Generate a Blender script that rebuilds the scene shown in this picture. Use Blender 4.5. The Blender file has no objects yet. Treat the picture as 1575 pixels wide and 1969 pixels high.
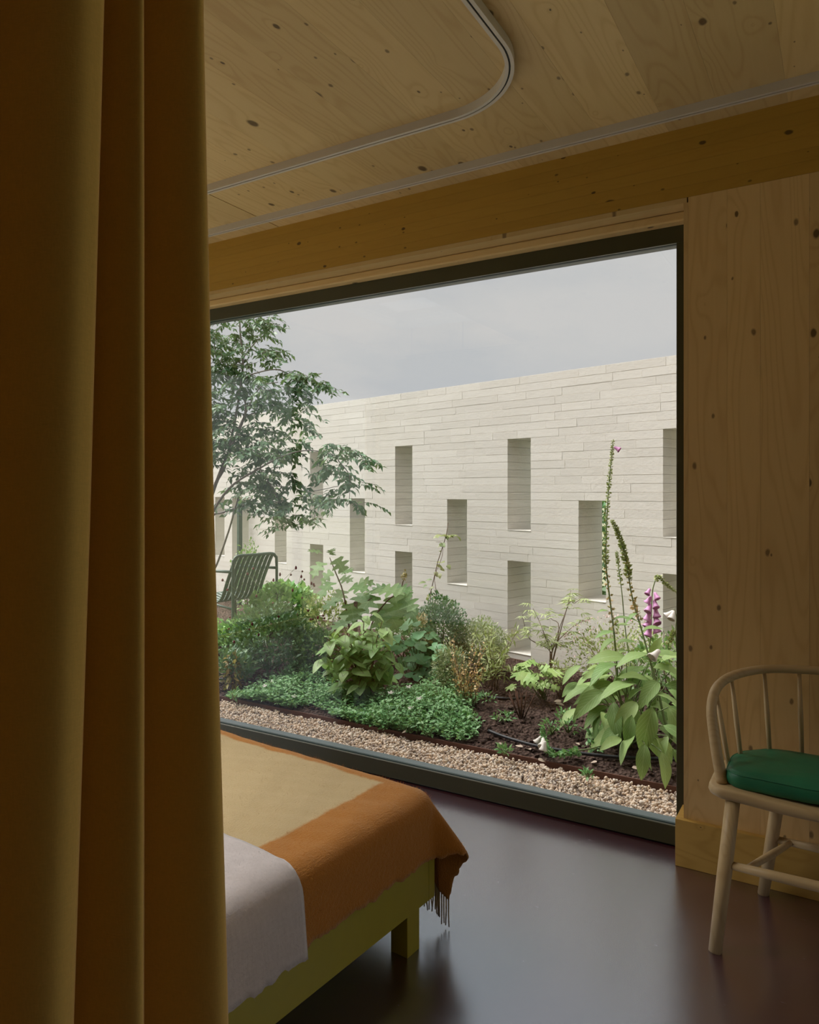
import bpy, math, random
import numpy as np
from mathutils import Vector, Matrix

random.seed(7); rng = np.random.default_rng(7)
SC = bpy.context.scene
COL = SC.collection

# ------------------------------------------------------------------ camera
F = 1400.0                                   # focal length in pixels of a 1575 x 1969 frame
HOR, CX = 946.0, 787.5                       # horizon row, centre column
CAMH = 1.30
YAW = math.atan2(1400.0, 2337.0)             # turned to the left of the window normal
SN, CS = math.sin(YAW), math.cos(YAW)
cam_d = bpy.data.cameras.new('camera')
cam = bpy.data.objects.new('camera', cam_d); COL.objects.link(cam)
cam.location = (0, 0, CAMH)
cam.rotation_euler = (math.pi / 2, 0, YAW)
cam_d.sensor_fit = 'HORIZONTAL'; cam_d.sensor_width = 36.0
cam_d.lens = 36.0 * F / 1575.0
cam_d.shift_y = -(1969 / 2 - HOR) / 1575.0
cam_d.clip_start = 0.05; cam_d.clip_end = 300
SC.camera = cam

# ------------------------------------------------------------------ light and exposure
SKY_GAIN = 1.62
SUN_POWER = 12.5
SC.view_settings.view_transform = 'Standard'
SC.view_settings.look = 'None'
SC.view_settings.gamma = 1.0
SC.view_settings.use_curve_mapping = False
SC.view_settings.exposure = 0.0
SC.cycles.max_bounces = 14; SC.cycles.diffuse_bounces = 8; SC.cycles.glossy_bounces = 6; SC.cycles.transparent_max_bounces = 24

world = bpy.data.worlds.new('overcast_sky'); SC.world = world
world.use_nodes = True
wn = world.node_tree; wn.nodes.clear()
def wnode(t, **k):
    n = wn.nodes.new(t)
    for a, b in k.items(): setattr(n, a, b)
    return n
w_tc = wnode('ShaderNodeTexCoord'); w_map = wnode('ShaderNodeMapping')
w_map.inputs['Scale'].default_value = (2.2, 2.2, 6.0)
w_noise = wnode('ShaderNodeTexNoise'); w_noise.inputs['Scale'].default_value = 1.6
w_noise.inputs['Detail'].default_value = 6; w_noise.inputs['Roughness'].default_value = 0.55
w_ramp = wnode('ShaderNodeValToRGB')
w_ramp.color_ramp.elements[0].position = 0.36; w_ramp.color_ramp.elements[0].color = (0.525, 0.545, 0.56, 1)
w_ramp.color_ramp.elements[1].position = 0.60; w_ramp.color_ramp.elements[1].color = (0.60, 0.60, 0.592, 1)
w_bg = wnode('ShaderNodeBackground'); w_bg.inputs['Strength'].default_value = SKY_GAIN
w_out = wnode('ShaderNodeOutputWorld')
wn.links.new(w_tc.outputs['Generated'], w_map.inputs['Vector'])
wn.links.new(w_map.outputs['Vector'], w_noise.inputs['Vector'])
wn.links.new(w_noise.outputs['Fac'], w_ramp.inputs['Fac'])
wn.links.new(w_ramp.outputs['Color'], w_bg.inputs['Color'])
wn.links.new(w_bg.outputs['Background'], w_out.inputs['Surface'])

sun_d = bpy.data.lights.new('hazy_sun', 'SUN'); sun_d.energy = SUN_POWER
sun_d.angle = math.radians(50); sun_d.color = (1.0, 0.965, 0.92)
sun = bpy.data.objects.new('hazy_sun', sun_d); COL.objects.link(sun)
sun.rotation_euler = Vector((-0.60, -0.10, 0.79)).to_track_quat('Z', 'Y').to_euler()

# ------------------------------------------------------------------ layout helpers (real ground / plane points)
def ray(px):
    d = (px - CX) / F
    return (-SN + d * CS, CS + d * SN)
def ground(px, py, z=0.04):
    """the point of the ground at height z seen at this place in the photograph"""
    t = F * (CAMH - z) / (py - HOR); r = ray(px)
    return Vector((r[0] * t, r[1] * t, z))
def at(px, py, depth):
    """a point at a known distance in front of the camera"""
    r = ray(px)
    return Vector((r[0] * depth, r[1] * depth, CAMH - (py - HOR) * depth / F))
def depth_of(p): return -SN * p[0] + CS * p[1]

# ------------------------------------------------------------------ mesh helpers
class MB:
    def __init__(s): s.v = []; s.f = []; s.uv = None
    def box(s, x0, x1, y0, y1, z0, z1):
        n = len(s.v)
        s.v += [(x0,y0,z0),(x1,y0,z0),(x1,y1,z0),(x0,y1,z0),(x0,y0,z1),(x1,y0,z1),(x1,y1,z1),(x0,y1,z1)]
        s.f += [(n+3,n+2,n+1,n),(n+4,n+5,n+6,n+7),(n,n+1,n+5,n+4),(n+1,n+2,n+6,n+5),(n+2,n+3,n+7,n+6),(n+3,n,n+4,n+7)]
        return s
    def tube(s, pts, rad, sides=8, flat=1.0, cap=True):
        pts = [Vector(p) for p in pts]; m = len(pts)
        if not hasattr(rad, '__len__'): rad = [rad] * m
        n0 = len(s.v); ref = None
        for i in range(m):
            t = (pts[min(i+1, m-1)] - pts[max(i-1, 0)]).normalized()
            if ref is None:
                ref = Vector((0,0,1)) if abs(t.z) < 0.9 else Vector((1,0,0))
            a = (ref - t * ref.dot(t)).normalized(); ref = a
            b = t.cross(a)
            for k in range(sides):
                w = 2 * math.pi * k / sides
                s.v.append(tuple(pts[i] + a * (rad[i] * math.cos(w) * flat) + b * (rad[i] * math.sin(w))))
        for i in range(m - 1):
            for k in range(sides):
                a0 = n0 + i * sides + k; a1 = n0 + i * sides + (k + 1) % sides
                s.f.append((a0, a1, a1 + sides, a0 + sides))
        if cap:
            s.f.append(tuple(n0 + k for k in reversed(range(sides))))
            s.f.append(tuple(n0 + (m - 1) * sides + k for k in range(sides)))
        return s
    def grid(s, P, close_u=False):
        """P[i][j] points"""
        n0 = len(s.v); a = len(P); b = len(P[0])
        for row in P: s.v += [tuple(p) for p in row]
        for i in range(a - (0 if close_u else 1)):
            for j in range(b - 1):
                i2 = (i + 1) % a
                s.f.append((n0+i*b+j, n0+i2*b+j, n0+i2*b+j+1, n0+i*b+j+1))
        return s
    def obj(s, name, mat, parent=None, smooth=False, bevel=0, loc=None, rz=0):
        me = bpy.data.meshes.new(name); me.from_pydata(s.v, [], s.f); me.update()
        return link(name, me, mat, parent, smooth, bevel, loc, rz)

def link(name, me, mat, parent=None, smooth=False, bevel=0, loc=None, rz=0):
    if mat and not me.materials: me.materials.append(mat)
    if smooth: me.polygons.foreach_set('use_smooth', [True] * len(me.polygons))
    o = bpy.data.objects.new(name, me); COL.objects.link(o)
    if parent: o.parent = parent
    if loc is not None: o.location = loc
    if rz: o.rotation_euler.z = rz
    if bevel:
        b = o.modifiers.new('bevel', 'BEVEL'); b.width = bevel; b.segments = 2; b.limit_method = 'ANGLE'
    return o
def npmesh(name, V, T):
    """mesh from numpy arrays: V (n,3), T (m,3)"""
    me = bpy.data.meshes.new(name)
    me.vertices.add(len(V)); me.vertices.foreach_set('co', np.asarray(V, dtype=np.float32).ravel())
    m = len(T); me.loops.add(3 * m); me.polygons.add(m)
    me.loops.foreach_set('vertex_index', np.asarray(T, dtype=np.int32).ravel())
    me.polygons.foreach_set('loop_start', np.arange(0, 3 * m, 3, dtype=np.int32))
    me.polygons.foreach_set('loop_total', np.full(m, 3, dtype=np.int32))
    me.update(calc_edges=True); me.validate()
    return me
def empty(name, loc=(0,0,0), rz=0):
    o = bpy.data.objects.new(name, None); COL.objects.link(o)
    o.location = loc; o.rotation_euler.z = rz; o.empty_display_size = 0.1
    return o
def tag(o, label=None, cat=None, group=None, kind=None):
    if label: o['label'] = label
    if cat: o['category'] = cat
    if group: o['group'] = group
    if kind: o['kind'] = kind
    return o
def noise1(x, seed=0):
    return (math.sin(x*1.7+seed*3.1)+math.sin(x*3.9+seed*1.3+1.1)*0.6+math.sin(x*8.3+seed*0.7+2.7)*0.35)/1.95

# ------------------------------------------------------------------ materials
class NT:
    def __init__(s, name):
        s.m = bpy.data.materials.new(name); s.m.use_nodes = True
        s.t = s.m.node_tree; s.t.nodes.clear()
        s.out = s.t.nodes.new('ShaderNodeOutputMaterial')
        s.b = s.t.nodes.new('ShaderNodeBsdfPrincipled')
        s.t.links.new(s.b.outputs[0], s.out.inputs['Surface'])
    def n(s, typ, ins=None, **k):
        nd = s.t.nodes.new('ShaderNode' + typ)
        for a, b in k.items(): setattr(nd, a, b)
        for a, b in (ins or {}).items(): s.set(nd, a, b)
        return nd
    def set(s, nd, i, v):
        if isinstance(v, bpy.types.NodeSocket): s.t.links.new(v, nd.inputs[i])
        else: nd.inputs[i].default_value = v
    def p(s, **k):
        for a, b in k.items(): s.set(s.b, a.replace('_', ' '), b)
    def math(s, op, a, b=0.0, c=0.0, clamp=False):
        nd = s.n('Math', {0: a, 1: b, 2: c}, operation=op); nd.use_clamp = clamp
        return nd.outputs[0]
    def mix(s, f, a, b, blend='MIX'):
        nd = s.n('Mix', data_type='RGBA', blend_type=blend)
        s.set(nd, 0, f); s.set(nd, 6, a); s.set(nd, 7, b)
        return nd.outputs[2]
    def ramp(s, f, *stops):
        nd = s.n('ValToRGB'); s.set(nd, 0, f); e = nd.color_ramp.elements
        while len(e) < len(stops): e.new(0.5)
        for q, (pos, colr) in zip(e, stops):
            q.position = pos; q.color = (*colr, 1) if len(colr) == 3 else colr
        return nd.outputs[0]
    def noise(s, vec, scale, detail=3, rough=0.5, dist=0.0):
        return s.n('TexNoise', {'Vector': vec, 'Scale': scale, 'Detail': detail, 'Roughness': rough, 'Distortion': dist}).outputs['Fac']
    def coord(s, kind='Object', scale=(1,1,1), add=None):
        v = s.n('TexCoord').outputs[kind]
        if add is not None: v = s.n('VectorMath', {0: v, 1: add}, operation='ADD').outputs[0]
        return s.n('Mapping', {'Vector': v, 'Scale': scale}).outputs[0]
    def bump(s, h, strength=0.3, dist=0.01):
        return s.n('Bump', {'Height': h, 'Strength': strength, 'Distance': dist}).outputs[0]
def C4(c): return (*c, 1)

def plain(name, col, rough=0.5, var=0.12, scale=30, metallic=0.0, bump=0.0, spec=0.5):
    t = NT(name); v = t.coord()
    f = t.noise(v, scale, 4)
    a = tuple(x * (1 - var) for x in col); b = tuple(min(1, x * (1 + var)) for x in col)
    t.p(Base_Color=t.mix(f, C4(a), C4(b)), Roughness=rough, Metallic=metallic)
    t.b.inputs['Specular IOR Level'].default_value = spec
    if bump: t.p(Normal=t.bump(t.noise(v, scale * 6, 2), bump, 0.002))
    return t.m

def wood(name, axis, pale, dark, knot=(0.06, 0.028, 0.008), knots=1.0, rough=0.5, ring=1.0, plank_var=0.16, kscale=4.2, across=0):
    """softwood: grain along axis (0,1,2), cathedral figure, knots; each plank is shifted by its own random"""
    t = NT(name)
    rnd = t.n('ObjectInfo').outputs['Random']
    off = t.n('CombineXYZ', {0: t.math('MULTIPLY', rnd, 37.0), 1: t.math('MULTIPLY', rnd, 53.0), 2: t.math('MULTIPLY', rnd, 71.0)}).outputs[0]
    base = t.coord('Object', (1,1,1), off)
    sc = [1.0, 1.0, 1.0]; sc[axis] = 0.10
    v = t.n('Mapping', {'Vector': base, 'Scale': tuple(sc)}).outputs[0]
    sep = t.n('SeparateXYZ', {0: base}).outputs
    vk = t.n('CombineXYZ', {0: sep[across], 1: t.math('MULTIPLY', sep[axis], 0.60)}).outputs[0]
    wob = t.n('TexNoise', {'Vector': base, 'Scale': 30.0}).outputs['Color']
    vk = t.n('VectorMath', {0: vk, 1: t.n('VectorMath', {0: wob, 'Scale': .006}, operation='SCALE').outputs[0]}, operation='ADD').outputs[0]
    vor = t.n('TexVoronoi', {'Vector': vk, 'Scale': kscale, 'Randomness': 1.0}, voronoi_dimensions='2D')
    d = vor.outputs['Distance']
    pick = t.n('SeparateColor', {0: vor.outputs['Color']}).outputs
    size = t.math('MULTIPLY_ADD', pick[0], 0.075, 0.012)
    size = t.math('MULTIPLY', size, t.math('MULTIPLY', t.math('LESS_THAN', pick[1], 0.62), knots))
    kn = t.math('SUBTRACT', 1.0, t.math('DIVIDE', d, t.math('ADD', size, 0.0005)), clamp=True)
    kn = t.math('MULTIPLY', kn, 2.6, clamp=True)
    vor2 = t.n('TexVoronoi', {'Vector': vk, 'Scale': kscale * 2.7, 'Randomness': 1.0}, voronoi_dimensions='2D')
    pick2 = t.n('SeparateColor', {0: vor2.outputs['Color']}).outputs
    size2 = t.math('MULTIPLY', t.math('MULTIPLY_ADD', pick2[0], 0.07, 0.03), t.math('MULTIPLY', t.math('LESS_THAN', pick2[1], 0.30), knots))
    kn2 = t.math('MULTIPLY', t.math('SUBTRACT', 1.0, t.math('DIVIDE', vor2.outputs['Distance'], t.math('ADD', size2, 0.0005)), clamp=True), 2.0, clamp=True)
    halo = t.math('POWER', 2.718, t.math('MULTIPLY', d, -9.0))
    big = t.noise(v, 5.5, 2, 0.4)
    fld = t.math('MULTIPLY_ADD', halo, 0.10, big)
    rings = t.math('SINE', t.math('MULTIPLY', fld, 130.0))
    rings = t.math('POWER', t.math('MULTIPLY_ADD', rings, 0.5, 0.5), 4.0)
    fine = t.noise(t.n('Mapping', {'Vector': v, 'Scale': (1,1,1)}).outputs[0], 120.0, 2, 0.6)
    broad = t.noise(v, 2.2, 2, 0.5)
    g = t.math('ADD', t.math('MULTIPLY', rings, 0.42 * ring), t.math('MULTIPLY', fine, 0.35))
    g = t.math('ADD', g, t.math('MULTIPLY', t.math('SUBTRACT', broad, 0.5), 0.9))
    colr = t.mix(t.math('MULTIPLY', g, 0.62, clamp=True), C4(pale), C4(dark))
    tone = t.math('MULTIPLY_ADD', t.math('SUBTRACT', rnd, 0.5), plank_var * 2, 1.0)
    colr = t.mix(1.0, colr, t.n('CombineColor', {0: tone, 1: tone, 2: tone}).outputs[0], 'MULTIPLY')
    colr = t.mix(t.math('MULTIPLY', t.math('MAXIMUM', kn, t.math('MULTIPLY', kn2, 0.8)), 0.86), colr, C4(knot))
    t.p(Base_Color=colr, Roughness=rough, Normal=t.bump(g, 0.06, 0.002))
    t.b.inputs['Specular IOR Level'].default_value = 0.35
    return t.m

M = {}
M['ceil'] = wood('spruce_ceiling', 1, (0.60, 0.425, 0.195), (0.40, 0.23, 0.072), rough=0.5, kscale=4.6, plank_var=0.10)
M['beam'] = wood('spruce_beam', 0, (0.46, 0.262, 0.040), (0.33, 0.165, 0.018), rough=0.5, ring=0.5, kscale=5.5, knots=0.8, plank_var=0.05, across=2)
M['soffit'] = wood('spruce_soffit', 0, (0.68, 0.47, 0.21), (0.52, 0.31, 0.11), rough=0.5, ring=0.7, knots=0.8, across=1)
M['panel'] = wood('spruce_panel', 2, (0.64, 0.43, 0.19), (0.44, 0.25, 0.08), rough=0.5, kscale=4.0, plank_var=0.10)
M['oak'] = wood('ash_board', 0, (0.52, 0.32, 0.08), (0.34, 0.19, 0.035), rough=0.45, knots=0.12, ring=1.3, plank_var=0.05, across=2)
M['chairwood'] = wood('ash_chair', 2, (0.50, 0.36, 0.19), (0.36, 0.235, 0.10), rough=0.42, knots=0.0, ring=1.0, plank_var=0.05)
M['chairwoodx'] = wood('ash_chair_cross', 0, (0.50, 0.36, 0.19), (0.36, 0.235, 0.10), rough=0.42, knots=0.0, ring=1.0, plank_var=0.05)
M['darkwall'] = plain('bounce_damping_dark', (0.09, 0.08, 0.045), 0.8)  # unseen walls made dark to cut bounce light on the curtain folds
M['white'] = plain('room_plaster', (0.55, 0.50, 0.42), 0.8)
M['track'] = plain('track_beige_metal', (0.56, 0.49, 0.41), 0.45, 0.04)
M['slot'] = plain('track_slot_shade', (0.01, 0.012, 0.01), 0.6)
M['bronze'] = plain('window_frame_olive', (0.050, 0.047, 0.022), 0.33, 0.05)
M['frameout'] = plain('window_frame_grey', (0.12, 0.15, 0.16), 0.4, 0.08)
M['gasket'] = plain('rubber_gasket', (0.012, 0.03, 0.03), 0.5)
M['bed'] = plain('olive_lacquer', (0.36, 0.30, 0.02), 0.38, 0.05)
M['mattress'] = plain('mattress_cotton', (0.6, 0.55, 0.45), 0.9)
M['garden_metal'] = plain('green_powdercoat', (0.055, 0.095, 0.075), 0.45, 0.1)
M['hose'] = plain('drip_hose_black', (0.018, 0.02, 0.024), 0.5)
M['steel'] = plain('rusty_steel_edging', (0.13, 0.055, 0.035), 0.75, 0.4, 25)
M['stake'] = plain('weathered_stake', (0.20, 0.12, 0.10), 0.8, 0.25)

def glass(name, tint):
    t = NT(name)
    lw = t.n('LayerWeight'); lw.inputs['Blend'].default_value = 0.5
    f = t.math('MULTIPLY_ADD', t.math('POWER', lw.outputs['Facing'], 5.0), 0.95, 0.045)
    tr = t.n('BsdfTransparent'); tr.inputs[0].default_value = tint
    gl = t.n('BsdfGlossy'); gl.inputs['Roughness'].default_value = 0.0
    mx = t.n('MixShader', {0: f, 1: tr.outputs[0], 2: gl.outputs[0]})
    t.t.links.new(mx.outputs[0], t.out.inputs['Surface'])
    return t.m
M['glass'] = glass('window_glass', (0.97, 0.98, 0.975, 1))
M['dimming_glass'] = glass('outdoor_dimming_glass', (0.80, 0.80, 0.80, 1))  # grey tint added to dim the garden against the room

def floor_mat():
    t = NT('maroon_linoleum'); v = t.coord()
    f = t.noise(v, 6, 5)
    sp = t.noise(v, 900, 1)
    colr = t.mix(f, (0.045, 0.006, 0.012, 1), (0.062, 0.009, 0.017, 1))
    r = t.math('MULTIPLY_ADD', t.noise(v, 9, 5, 0.6), 0.05, 0.225)
    scr = t.noise(t.n('Mapping', {'Vector': v, 'Scale': (6, 60, 1), 'Rotation': (0,0,0.5)}).outputs[0], 3, 4, 0.7)
    scr = t.math('MULTIPLY', t.math('SUBTRACT', scr, 0.66, clamp=True), 1.5, clamp=True)
    t.p(Base_Color=colr, Roughness=t.math('MULTIPLY_ADD', scr, .3, r), Normal=t.bump(sp, 0.03, 0.001))
    t.b.inputs['Specular IOR Level'].default_value = 0.5
    t.b.inputs['IOR'].default_value = 4.8
    t.b.inputs['Specular Tint'].default_value = (.80, .89, 1, 1)
    return t.m
M['floor'] = floor_mat()

def cloth(name, col, trans, sheen=0.4, sheen_col=(1, .8, .6), weave=900, bump=0.15):
    t = NT(name); v = t.coord()
    a = t.noise(t.n('Mapping', {'Vector': v, 'Scale': (1, 1, .25)}).outputs[0], weave * .5, 2)
    b = t.noise(t.n('Mapping', {'Vector': v, 'Scale': (.25, .25, 1)}).outputs[0], weave * .5, 2)
    h = t.math('ADD', a, b); big = t.noise(v, 7, 4)
    cc = t.mix(t.math('MULTIPLY', h, .5), C4(tuple(x*.82 for x in col)), C4(tuple(min(1, x*1.15) for x in col)))
    cc = t.mix(t.math('MULTIPLY', big, .25), cc, C4(tuple(x*.85 for x in col)))
    t.p(Base_Color=cc, Roughness=0.9, Normal=t.bump(h, bump, 0.001))
    t.b.inputs['Sheen Weight'].default_value = sheen
    t.b.inputs['Sheen Roughness'].default_value = 0.45
    t.b.inputs['Sheen Tint'].default_value = C4(sheen_col)
    t.b.inputs['Specular IOR Level'].default_value = 0.15
    if trans:
        tl = t.n('BsdfTranslucent'); t.set(tl, 0, cc)
        mx = t.n('MixShader', {0: trans, 1: t.b.outputs[0], 2: tl.outputs[0]})
        t.t.links.new(mx.outputs[0], t.out.inputs['Surface'])
    return t.m
M['curtain'] = cloth('ochre_wool_curtain', (0.70, 0.445, 0.115), 0.04, 1.0, (1, .72, .53))
M['throw'] = cloth('lilac_mohair', (0.57, 0.52, 0.525), 0.0, 0.6, (1, .97, 1), 260, 0.6)

def blanket_mat():
    t = NT('wool_blanket'); uv = t.n('TexCoord').outputs['UV']
    sx = t.n('SeparateXYZ', {0: uv}).outputs
    v = t.coord()
    nz = t.noise(v, 60, 3); fz = t.noise(v, 330, 3, .6); fb = t.noise(t.n('Mapping', {'Vector': v, 'Scale': (3, 1, 1)}).outputs[0], 90, 3, .6)
    a = t.math('ADD', sx[0], t.math('MULTIPLY', t.math('SUBTRACT', nz, .5), .012))
    b = t.math('ADD', sx[1], t.math('MULTIPLY', t.math('SUBTRACT', nz, .5), .012))
    fa = t.math('MULTIPLY', t.math('ADD', a, 0.150), 90.0, clamp=True)
    fbv = t.math('MULTIPLY', t.math('ADD', b, 0.066), 90.0, clamp=True)
    f = t.math('MAXIMUM', fa, fbv)
    cream = t.mix(fz, (0.48, 0.355, 0.185, 1), (0.60, 0.475, 0.275, 1))
    orange = t.mix(fz, (0.37, 0.135, 0.016, 1), (0.50, 0.205, 0.034, 1))
    cc = t.mix(f, cream, orange)
    t.p(Base_Color=cc, Roughness=0.95, Normal=t.bump(t.math('ADD', t.math('MULTIPLY', fz, .7), fb), 0.7, 0.004))
    t.b.inputs['Sheen Weight'].default_value = 0.45
    t.b.inputs['Sheen Roughness'].default_value = 0.5
    t.b.inputs['Sheen Tint'].default_value = (1, .85, .65, 1)
    t.b.inputs['Specular IOR Level'].default_value = 0.1
    return t.m
M['blanket'] = blanket_mat()
fib_mats = (plain('cream_wool', (0.56, 0.44, 0.25), .95), plain('orange_wool', (0.50, 0.20, 0.034), .95), plain('lilac_wool', (0.66, 0.61, 0.62), .95))
M['fringe'] = plain('wool_fringe', (0.50, 0.40, 0.28), 0.9)

def leather():
    t = NT('green_leather'); v = t.coord()
    h = t.n('TexVoronoi', {'Vector': v, 'Scale': 420.0}).outputs['Distance']
    w = t.noise(v, 14, 3, .6, .6)
    t.p(Base_Color=t.mix(w, (0.010, 0.105, 0.050, 1), (0.022, 0.19, 0.09, 1)),
        Roughness=0.42, Normal=t.bump(t.math('ADD', t.math('MULTIPLY', h, .25), w), 0.18, 0.004))
    return t.m
M['leather'] = leather()

def stone_mat():
    t = NT('pale_limestone')
    rnd = t.n('ObjectInfo').outputs['Random']
    isl = t.n('NewGeometry').outputs['Random Per Island']
    r = t.math('FRACT', t.math('ADD', t.math('MULTIPLY', rnd, 7.3), isl))
    v = t.coord()
    f = t.noise(v, 14, 5, .6); g = t.noise(v, 3, 4)
    cc = t.mix(r, (0.70, 0.68, 0.635, 1), (0.78, 0.76, 0.715, 1))
    cc = t.mix(t.math('MULTIPLY', f, .35), cc, (0.70, 0.66, 0.59, 1))
    cc = t.mix(t.math('MULTIPLY', t.math('SUBTRACT', g, .45, clamp=True), .9), cc, (0.66, 0.62, 0.54, 1))
    t.p(Base_Color=cc, Roughness=0.9, Normal=t.bump(t.noise(v, 45, 5, .65), .35, .006))
    t.b.inputs['Specular IOR Level'].default_value = 0.2
    return t.m
M['stone'] = stone_mat()
M['mortar'] = plain('lime_mortar', (0.70, 0.665, 0.61), 0.95, 0.06, 40)

def soil_mat():
    t = NT('dark_soil'); v = t.coord()
    f = t.noise(v, 24, 6, .7); g = t.n('TexVoronoi', {'Vector': v, 'Scale': 55.0}).outputs['Distance']
    bark = t.noise(v, 110, 2, .5)
    cc = t.ramp(f, (0.3, (0.05, 0.032, 0.027)), (0.55, (0.12, 0.08, 0.065)), (0.75, (0.22, 0.15, 0.12)))
    cc = t.mix(t.math('MULTIPLY', t.math('SUBTRACT', bark, .62, clamp=True), 5, clamp=True), cc, (0.30, 0.20, 0.15, 1))
    t.p(Base_Color=cc, Roughness=1.0, Normal=t.bump(t.math('ADD', f, g), 1.0, .03))
    t.b.inputs['Specular IOR Level'].default_value = 0.1
    return t.m
M['soil'] = soil_mat()
def pebble_mat():
    t = NT('pea_gravel'); r = t.n('NewGeometry').outputs['Random Per Island']; v = t.coord()
    cc = t.ramp(r, (0.0, (0.84, 0.74, 0.61)), (0.25, (0.82, 0.62, 0.44)), (0.42, (0.88, 0.82, 0.73)), (0.6, (0.74, 0.62, 0.51)), (0.75, (0.86, 0.73, 0.57)), (0.90, (0.42, 0.35, 0.31)), (0.98, (0.16, 0.14, 0.14)))
    cc = t.mix(t.math('MULTIPLY', t.noise(v, 260, 3), .35), cc, (0.50, 0.38, 0.27, 1))
    t.p(Base_Color=cc, Roughness=0.75)
    return t.m
M['pebble'] = pebble_mat()
M['gravelbase'] = plain('gravel_sand', (0.22, 0.17, 0.13), 1.0, .3, 60)
def lawn_mat():
    t = NT('meadow'); v = t.coord()
    t.p(Base_Color=t.mix(t.noise(v, 3, 6, .7), (0.20, 0.22, 0.12, 1), (0.34, 0.33, 0.22, 1)), Roughness=1.0)
    return t.m
M['lawn'] = lawn_mat()

def leaf_mat(name, a, b, back=None, trans=0.28, rough=0.45, vein=None, blotch=None, island=True):
    t = NT(name)
    if island: r = t.n('NewGeometry').outputs['Random Per Island']
    else: r = t.n('ObjectInfo').outputs['Random']
    v = t.coord()
    cc = t.mix(r, C4(a), C4(b))
    cc = t.mix(t.math('MULTIPLY', t.noise(v, 45, 3), .25), cc, C4(tuple(x * .6 for x in a)))
    if blotch:
        u = t.n('TexCoord').outputs['UV']; q = t.n('SeparateXYZ', {0: u}).outputs
        # dark chevron across the leaf at about half its length
        dd = t.math('ABSOLUTE', t.math('SUBTRACT', t.math('ADD', q[1], t.math('MULTIPLY', t.math('ABSOLUTE', q[0]), .55)), .60))
        ff = t.math('MULTIPLY', t.math('SUBTRACT', t.math('ADD', .06, t.math('MULTIPLY', t.math('SUBTRACT', t.noise(v, 40, 2), .5), .12)), dd, clamp=True), 40, clamp=True)
        cc = t.mix(t.math('MULTIPLY', ff, .7), cc, C4(blotch))
    if vein:
        u = t.n('TexCoord').outputs['UV']; q = t.n('SeparateXYZ', {0: u}).outputs
        mid = t.math('SUBTRACT', 1.0, t.math('MULTIPLY', t.math('ABSOLUTE', q[0]), 16.0), clamp=True)
        sd = t.math('SINE', t.math('MULTIPLY', t.math('SUBTRACT', q[1], t.math('MULTIPLY', t.math('ABSOLUTE', q[0]), .5)), 46.0))
        sd = t.math('MULTIPLY', t.math('POWER', t.math('MULTIPLY_ADD', sd, .5, .5), 10.0), .55)
        cc = t.mix(t.math('MULTIPLY', t.math('MAXIMUM', mid, sd), .7), cc, C4(tuple(min(.8, x*1.35) for x in vein)))
    t.p(Base_Color=cc, Roughness=rough)
    t.b.inputs['Specular IOR Level'].default_value = 0.5
    tl = t.n('BsdfTranslucent'); t.set(tl, 0, t.mix(.5, cc, (0.30, 0.42, 0.06, 1)))
    mx = t.n('MixShader', {0: trans, 1: t.b.outputs[0], 2: tl.outputs[0]})
    t.t.links.new(mx.outputs[0], t.out.inputs['Surface'])
    return t.m
L = {}
L['tree'] = leaf_mat('leaf_tree', (0.094, 0.221, 0.118), (0.221, 0.360, 0.190), trans=.2)
L['mid'] = leaf_mat('leaf_mid_green', (0.123, 0.266, 0.081), (0.290, 0.462, 0.162))
L['dark'] = leaf_mat('leaf_dark_green', (0.078, 0.202, 0.089), (0.209, 0.370, 0.162), trans=.2)
L['fresh'] = leaf_mat('leaf_fresh_green', (0.174, 0.420, 0.121), (0.392, 0.630, 0.230))
L['grey'] = leaf_mat('leaf_grey_green', (0.319, 0.420, 0.230), (0.609, 0.644, 0.405))
L['cover'] = leaf_mat('leaf_ground_cover', (0.142, 0.364, 0.131), (0.377, 0.655, 0.299))
L['yellow'] = leaf_mat('leaf_yellowing', (0.522, 0.476, 0.121), (0.609, 0.364, 0.108))
L['orange'] = leaf_mat('leaf_dried_orange', (0.800, 0.476, 0.189), (0.800, 0.658, 0.351), trans=.15)
L['olive'] = leaf_mat('leaf_olive', (0.319, 0.406, 0.121), (0.522, 0.588, 0.270))
L['hydr'] = leaf_mat('leaf_hydrangea', (0.174, 0.350, 0.115), (0.348, 0.504, 0.203), vein=(0.30, 0.42, 0.2), island=False)
L['pers'] = leaf_mat('leaf_persicaria', (0.223, 0.447, 0.119), (0.462, 0.678, 0.253), vein=(0.36, 0.46, 0.22), blotch=(0.07, 0.06, 0.04), island=False)
L['anem'] = leaf_mat('leaf_anemone', (0.141, 0.402, 0.171), (0.316, 0.596, 0.296), vein=(0.24, 0.42, 0.25), island=False)
L['fox'] = leaf_mat('leaf_foxglove', (0.17, 0.33, 0.085), (0.43, 0.58, 0.20), vein=(0.36, 0.48, 0.24), island=False, rough=.6)
L['ger'] = leaf_mat('leaf_geranium', (0.290, 0.504, 0.121), (0.478, 0.644, 0.216), vein=(0.4, 0.5, 0.25), island=False)
L['clim'] = leaf_mat('leaf_climber', (0.232, 0.336, 0.121), (0.435, 0.420, 0.189), island=False)
L['hemp'] = leaf_mat('leaf_chaste', (0.348, 0.434, 0.189), (0.522, 0.588, 0.297))
M['stem'] = plain('green_stem', (0.16, 0.22, 0.08), 0.6, .2, 12)
M['redstem'] = plain('red_stem', (0.17, 0.075, 0.05), 0.6, .2, 12)
M['brownstem'] = plain('woody_stem', (0.17, 0.115, 0.075), 0.8, .3, 14)
M['bark'] = plain('grey_bark', (0.30, 0.27, 0.26), 0.85, .25, 20)
M['twig'] = plain('dry_twig', (0.10, 0.045, 0.025), 0.85, .3, 14)
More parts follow.
